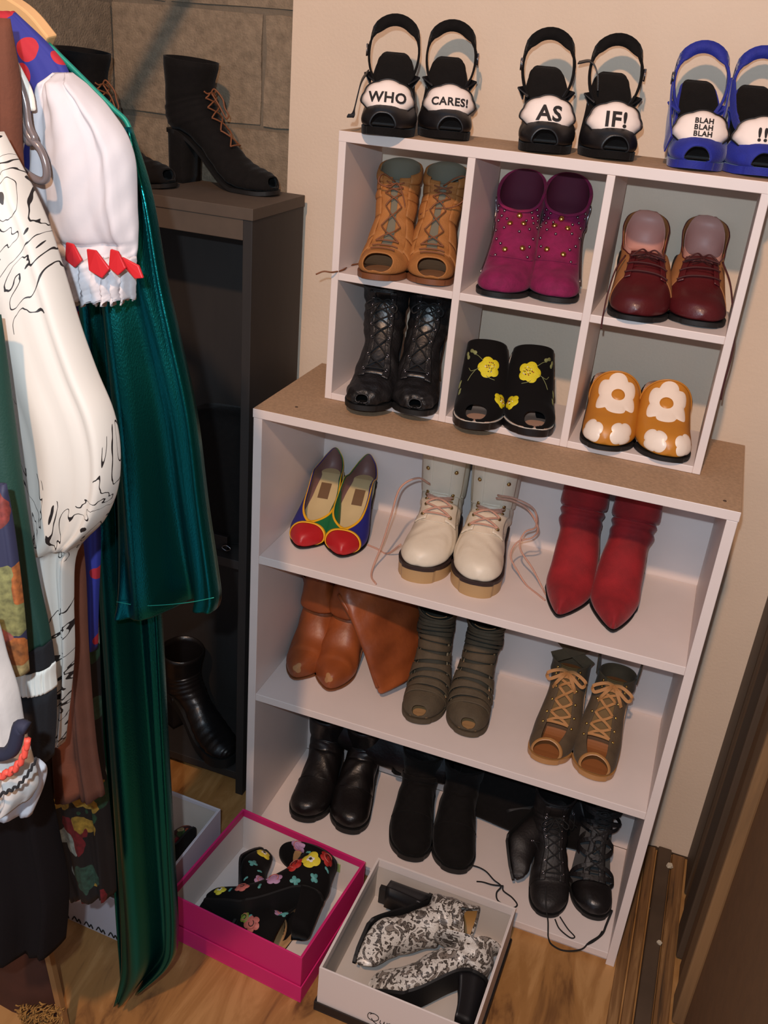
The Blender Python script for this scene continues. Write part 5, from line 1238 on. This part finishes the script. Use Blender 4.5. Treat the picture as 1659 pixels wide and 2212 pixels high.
tb = cat_rom([on(q, GY - .030) for q in ((105, 96), (150, 140), (200, 190), (245, 235), (276, 268), (292, 330), (298, 400), (309, 470), (307, 540), (302, 640))], 6)
V, F = tubeVF(tb, .0028, 6); under(mk('shoulder_piping', V, F, M_satd), g)
hm = [on(q, GY - .090) for q in ((252, 1300), (300, 1308), (350, 1307), (410, 1301), (462, 1291))]
V, F = tubeVF(cat_rom(hm, 5), .0005, 5); under(mk('hem_stitching', V, F, M_satd), g)
# puff sleeve blouse
PY = -.585
w = empty('puff_sleeve_blouse', on((200, 640), PY), 0, 'white cotton puff sleeve gathered with a red ribbon, in front of the green dress', 'blouse')
under(garment('puff_sleeve', [(128, 156, 158), (108, 192, 190), (98, 234, 235), (88, 274, 295), (82, 291, 355), (78, 294, 430), (88, 297, 490), (112, 296, 535), (126, 292, 556)], PY, .070, M_wcot, nf=2.6, amp=.0035, ph=1.0, noise=.0012, grow=False, thf=lambda f: .35 + .65 * math.sin(PI * min(1, f * 1.05 + .12)) ** .5, res=8), w)
under(garment('ruffle', [(124, 293, 554), (128, 292, 585), (138, 291, 618), (152, 290, 646)], PY - .003, .055, M_wcot, nf=9, amp=.0065, ph=.3, grow=False, n=160, hem=.003, noise=.002), w)
for i, (px, s_, ro) in enumerate((((160, 548), .80, -.55), ((212, 566), .95, -.35), ((255, 564), .80, -.6), ((286, 576), .7, .9))):
    c = on(px, PY, -.040 + (.010 if i in (0, 3) else 0)); V = []
    for a, b in ((-.016, .008), (-.004, .011), (.015, -.002), (.010, -.013), (-.006, -.010)):
        a, b = a * s_, b * s_ * (1 if i < 3 else 1.2); x = a * math.cos(ro) - b * math.sin(ro) * 1; z = a * math.sin(ro) * .5 + b
        V.append((c[0] + x, c[1] - .004 * math.cos(a * 90), c[2] + z))
    V2 = V + [(x, y + .003, z) for x, y, z in V]
    F = [(0, 1, 2, 3, 4), (9, 8, 7, 6, 5)] + [(i2, (i2 + 1) % 5, 5 + (i2 + 1) % 5, 5 + i2)[::-1] for i2 in range(5)]
    under(mk('ribbon_loop', V2, F, M_rib, smooth=False, bev=.001), w)
p = garment('polka_dot_dress', [(-40, 30, 25), (-10, 112, 105), (20, 150, 165), (50, 155, 260), (55, 140, 420), (90, 165, 640), (110, 190, 900), (140, 216, 1130), (158, 212, 1300), (168, 210, 1400)], -.548, .030, M_polka, nf=2, amp=.004)
T(p, 'royal blue dress with red polka dots between the puff sleeve and rust garment', 'dress')
p = garment('floral_skirt', [(150, 206, 1230), (155, 214, 1420), (112, 222, 1600), (112, 236, 1740), (135, 246, 1850), (165, 250, 1925)], -.535, .05, M_bfl, nf=3, amp=.006)
T(p, 'black skirt printed with red roses and pale leaves, hem above the lilac white box', 'skirt')
p = garment('rust_dress', [(-60, 20, 40), (-60, 42, 180), (-60, 48, 340), (-10, 70, 560), (60, 130, 900), (105, 178, 1180), (108, 190, 1400), (107, 206, 1600), (110, 225, 1716)], -.650, .035, M_rust, nf=2.5, amp=.005, ph=2)
T(p, 'rust brown suede dress, hem showing above the black floral skirt', 'dress')
BY = -.72
b = garment('printed_blouse', [(-60, 6, 285), (-60, 62, 395), (-50, 104, 490), (-40, 140, 600), (-20, 170, 700), (0, 206, 800), (25, 243, 890), (45, 257, 970), (55, 252, 1055), (62, 222, 1125), (72, 166, 1190), (88, 158, 1290), (104, 160, 1400), (114, 152, 1500), (124, 140, 1600)], BY, .075, M_print, nf=2.2, amp=.006, ph=.8, thf=lambda f: 1 if f < .7 else 1.1 - f * .8)
T(b, 'white blouse with black ink-drawn print, its full sleeve over the puff sleeve', 'blouse')
sl_ = garment('bomber_sleeve', [(-60, 0, 680), (-50, 28, 900), (-20, 55, 1100), (20, 80, 1250), (40, 100, 1340), (46, 108, 1385)], -.785, .040, M_bgrn, nf=1.5, amp=.003)
jk = empty('bomber_jacket', on((80, 1480), -.785), 0, 'bottle green satin jacket sleeve with a black and white knitted cuff', 'jacket'); under(sl_, jk); sl_.name = 'sleeve'
for nm, rows, mm in (('black_cuff', [(46, 109, 1383), (46, 112, 1405), (42, 116, 1432)], M_kn), ('white_cuff_band', [(40, 118, 1430), (36, 118, 1455), (38, 121, 1482)], M_wkn), ('cuff_end', [(40, 120, 1480), (46, 119, 1560), (58, 114, 1632)], M_kn)):
    under(garment(nm, rows, -.785, .044, mm, nf=12 if mm is M_wkn else 2, amp=.0012, grow=False, n=96), jk)
p = garment('navy_floral_dress', [(-70, 12, 1045), (-70, 30, 1150), (-70, 48, 1290), (-70, 58, 1400), (-70, 62, 1450)], -.850, .030, M_nfl, nf=2, amp=.004)
T(p, 'navy dress with orange and pink flowers at the left edge of the photo', 'dress')
p = garment('black_dress', [(40, 100, 1600), (-30, 108, 1700), (-70, 126, 1800), (-80, 146, 1900), (-80, 146, 1960), (-80, 140, 2028)], -.70, .09, M_kcrepe, nf=2.5, amp=.010)
T(p, 'long black dress hanging at the lower left, hem above the brown coat', 'dress')
EY = -.90
em_ = empty('embroidered_blouse', on((20, 1700), EY), 0, 'white gauzy blouse with navy scallops and coral ric-rac at the lower left edge', 'blouse')
under(garment('body', [(-80, -8, 1330), (-80, 10, 1410), (-80, 36, 1490), (-80, 50, 1570), (-80, 68, 1640), (-80, 80, 1690), (-80, 66, 1722)], EY, .050, M_emb, nf=3, amp=.008, ph=.4, hem=.0), em_)
under(garment('lining', [(-70, 84, 1640), (-70, 100, 1660), (-60, 92, 1700), (-40, 68, 1757)], EY + .035, .02, M_wcot, nf=2, amp=.004), em_)
def zig(pts, n, amp_, r, m, nm):
    P = cat_rom([np.array(on(q, EY, -.036)) for q in pts], 20); P = P[np.linspace(0, len(P) - 1, n).astype(int)]
    P = [q + np.array([0, 0, amp_ * (1 if i % 2 else -1)]) for i, q in enumerate(P)]; V, F = tubeVF(cat_rom(P, 4), r, 6); under(mk(nm, V, F, m), em_)
zig([(-30, 1702), (5, 1676), (30, 1662), (50, 1635), (60, 1600)], 16, .0016, .0026, M_coral, 'coral_ric_rac')
zig([(-30, 1735), (5, 1715), (35, 1700), (60, 1672), (78, 1640)], 20, .0014, .0011, M_kn, 'black_ric_rac')
zig([(-30, 1625), (5, 1632), (25, 1625), (34, 1590), (46, 1570), (58, 1570)], 5, .0015, .0055, M_nvy, 'navy_scallop')
ct = empty('shearling_coat', on((60, 2200), -.50), 0, 'brown suede coat hem with tan shearling trim in the bottom left corner', 'coat')
under(garment('body', [(-80, 92, 1900), (-80, 98, 2010), (-80, 108, 2100), (-80, 122, 2160), (-80, 128, 2230)], -.50, .05, mat('dark_brown_suede', (74, 40, 28), .85, noise=.25, nscale=20), nf=1.6, amp=.004), ct)
V, F = ribbonVF(cat_rom([on(q, -.53) for q in ((96, 2020), (112, 2090), (128, 2160), (146, 2240))], 5), (1, 0, .1), .011, .010); under(mk('trim_edge', V, F, mat('tan_hide_edge', (150, 108, 62), .8), smooth=False), ct)
rnd = random.Random(5); vf = []
for i in range(260):
    c = np.array(on((rnd.uniform(45, 140), rnd.uniform(2168, 2235)), -.53)); d = np.array([rnd.uniform(-.01, .01), -rnd.uniform(.004, .012), rnd.uniform(-.01, .008)])
    vf.append(tubeVF([c, c + d * .5 + (0, -.002, 0), c + d], .0016, 3))
V, F = joinVF(vf); under(mk('shearling', V, F, mat('tan_shearling', (160, 118, 60), .95), kind='stuff'), ct)
# hangers and the rod they hang from
def hanger(name, pxs, Y, w_, t_, m, label, rodx, round_=False):
    pts = cat_rom([on(q, Y) for q in pxs], 6); r = empty(name, tuple(pts[-1]), 0, label, 'hanger')
    if round_: V, F = tubeVF(pts, w_, 8)
    else: V, F = ribbonVF(pts, (.45, -.25, .8), w_, t_)
    under(mk('arm', V, F, m, smooth=round_, bev=0 if round_ else .002), r)
    a = pts[0]; hk = cat_rom([a, (rodx - .004, Y, a[2] + .03), (rodx - .006, Y, 1.80), (rodx - .018, Y, 1.84), (rodx, Y, 1.860), (rodx + .018, Y, 1.84), (rodx + .012, Y, 1.826)], 6)
    V, F = tubeVF(hk, .0018, 6); under(mk('hook', V, F, M_rod), r)
RX = -.20
hanger('wooden_hanger', [(-160, -130), (-70, -55), (0, 8), (60, 50), (104, 102)], GY - .025, .030, .014, M_hang, 'pale wooden hanger holding the green velvet dress', RX)
hanger('plastic_hanger', [(-90, 40), (-10, 60), (30, 140), (60, 200), (68, 240)], -.630, .010, .006, mat('white_hanger', (238, 226, 210), .4), 'white plastic hanger tip in front of the blue polka dot dress', RX)
hanger('plastic_hanger', [(-120, 0), (-20, 40), (20, 120), (52, 210), (62, 270), (74, 300), (60, 306), (50, 270), (44, 220)], -.640, .0034, .0, M_clr, 'smoky plastic hanger end, upper of the two beside the rust dress', RX, True)
hanger('plastic_hanger', [(-120, 60), (-30, 120), (20, 200), (60, 290), (84, 318), (98, 352), (100, 384), (84, 390), (54, 372), (40, 350), (46, 300)], -.640, .0036, .0, M_clr, 'smoky plastic hanger end with a notched tip, lower of the two', RX, True)
V, F = tubeVF([(RX, .30, 1.845), (RX, -1.3, 1.845)], .014, 12); T(mk('clothes_rod', V, F, M_rod), 'steel clothes rod above the hangers, just out of view', 'rod')

# alike things share a group
GR = {'heeled_sandal': 'cloud sandals on the organiser top', 'caged_heel': 'tan caged heels in the top left cube', 'lace_up_shoe': 'burgundy lace-up shoes in the top right cube', 'mule': 'embroidered mules in the lower middle cube',
      'clog': 'daisy clogs in the lower right cube', 'pump': 'colour-block pumps on the upper shelf', 'floral_bootie': 'floral booties in the shoe boxes', 'snake_print_bootie': 'snake-print booties in the white box',
      'shoe_box': 'open shoe boxes on the floor', 'tall_boot': 'tall slouched boots in the bookcase', 'plastic_hanger': 'plastic hangers by the rust dress', 'boot_lace': 'black laces on the bottom shelf',
      'lace_up_boot': 'lace-up boots in the bookcase', 'peep_toe_bootie': 'peep-toe booties', 'ankle_boot': 'ankle boots on the shelves'}
for o in SC.objects:
    if o.parent is None and 'label' in o and o.name.split('.')[0] in GR and 'group' not in o: o['group'] = GR[o.name.split('.')[0]]
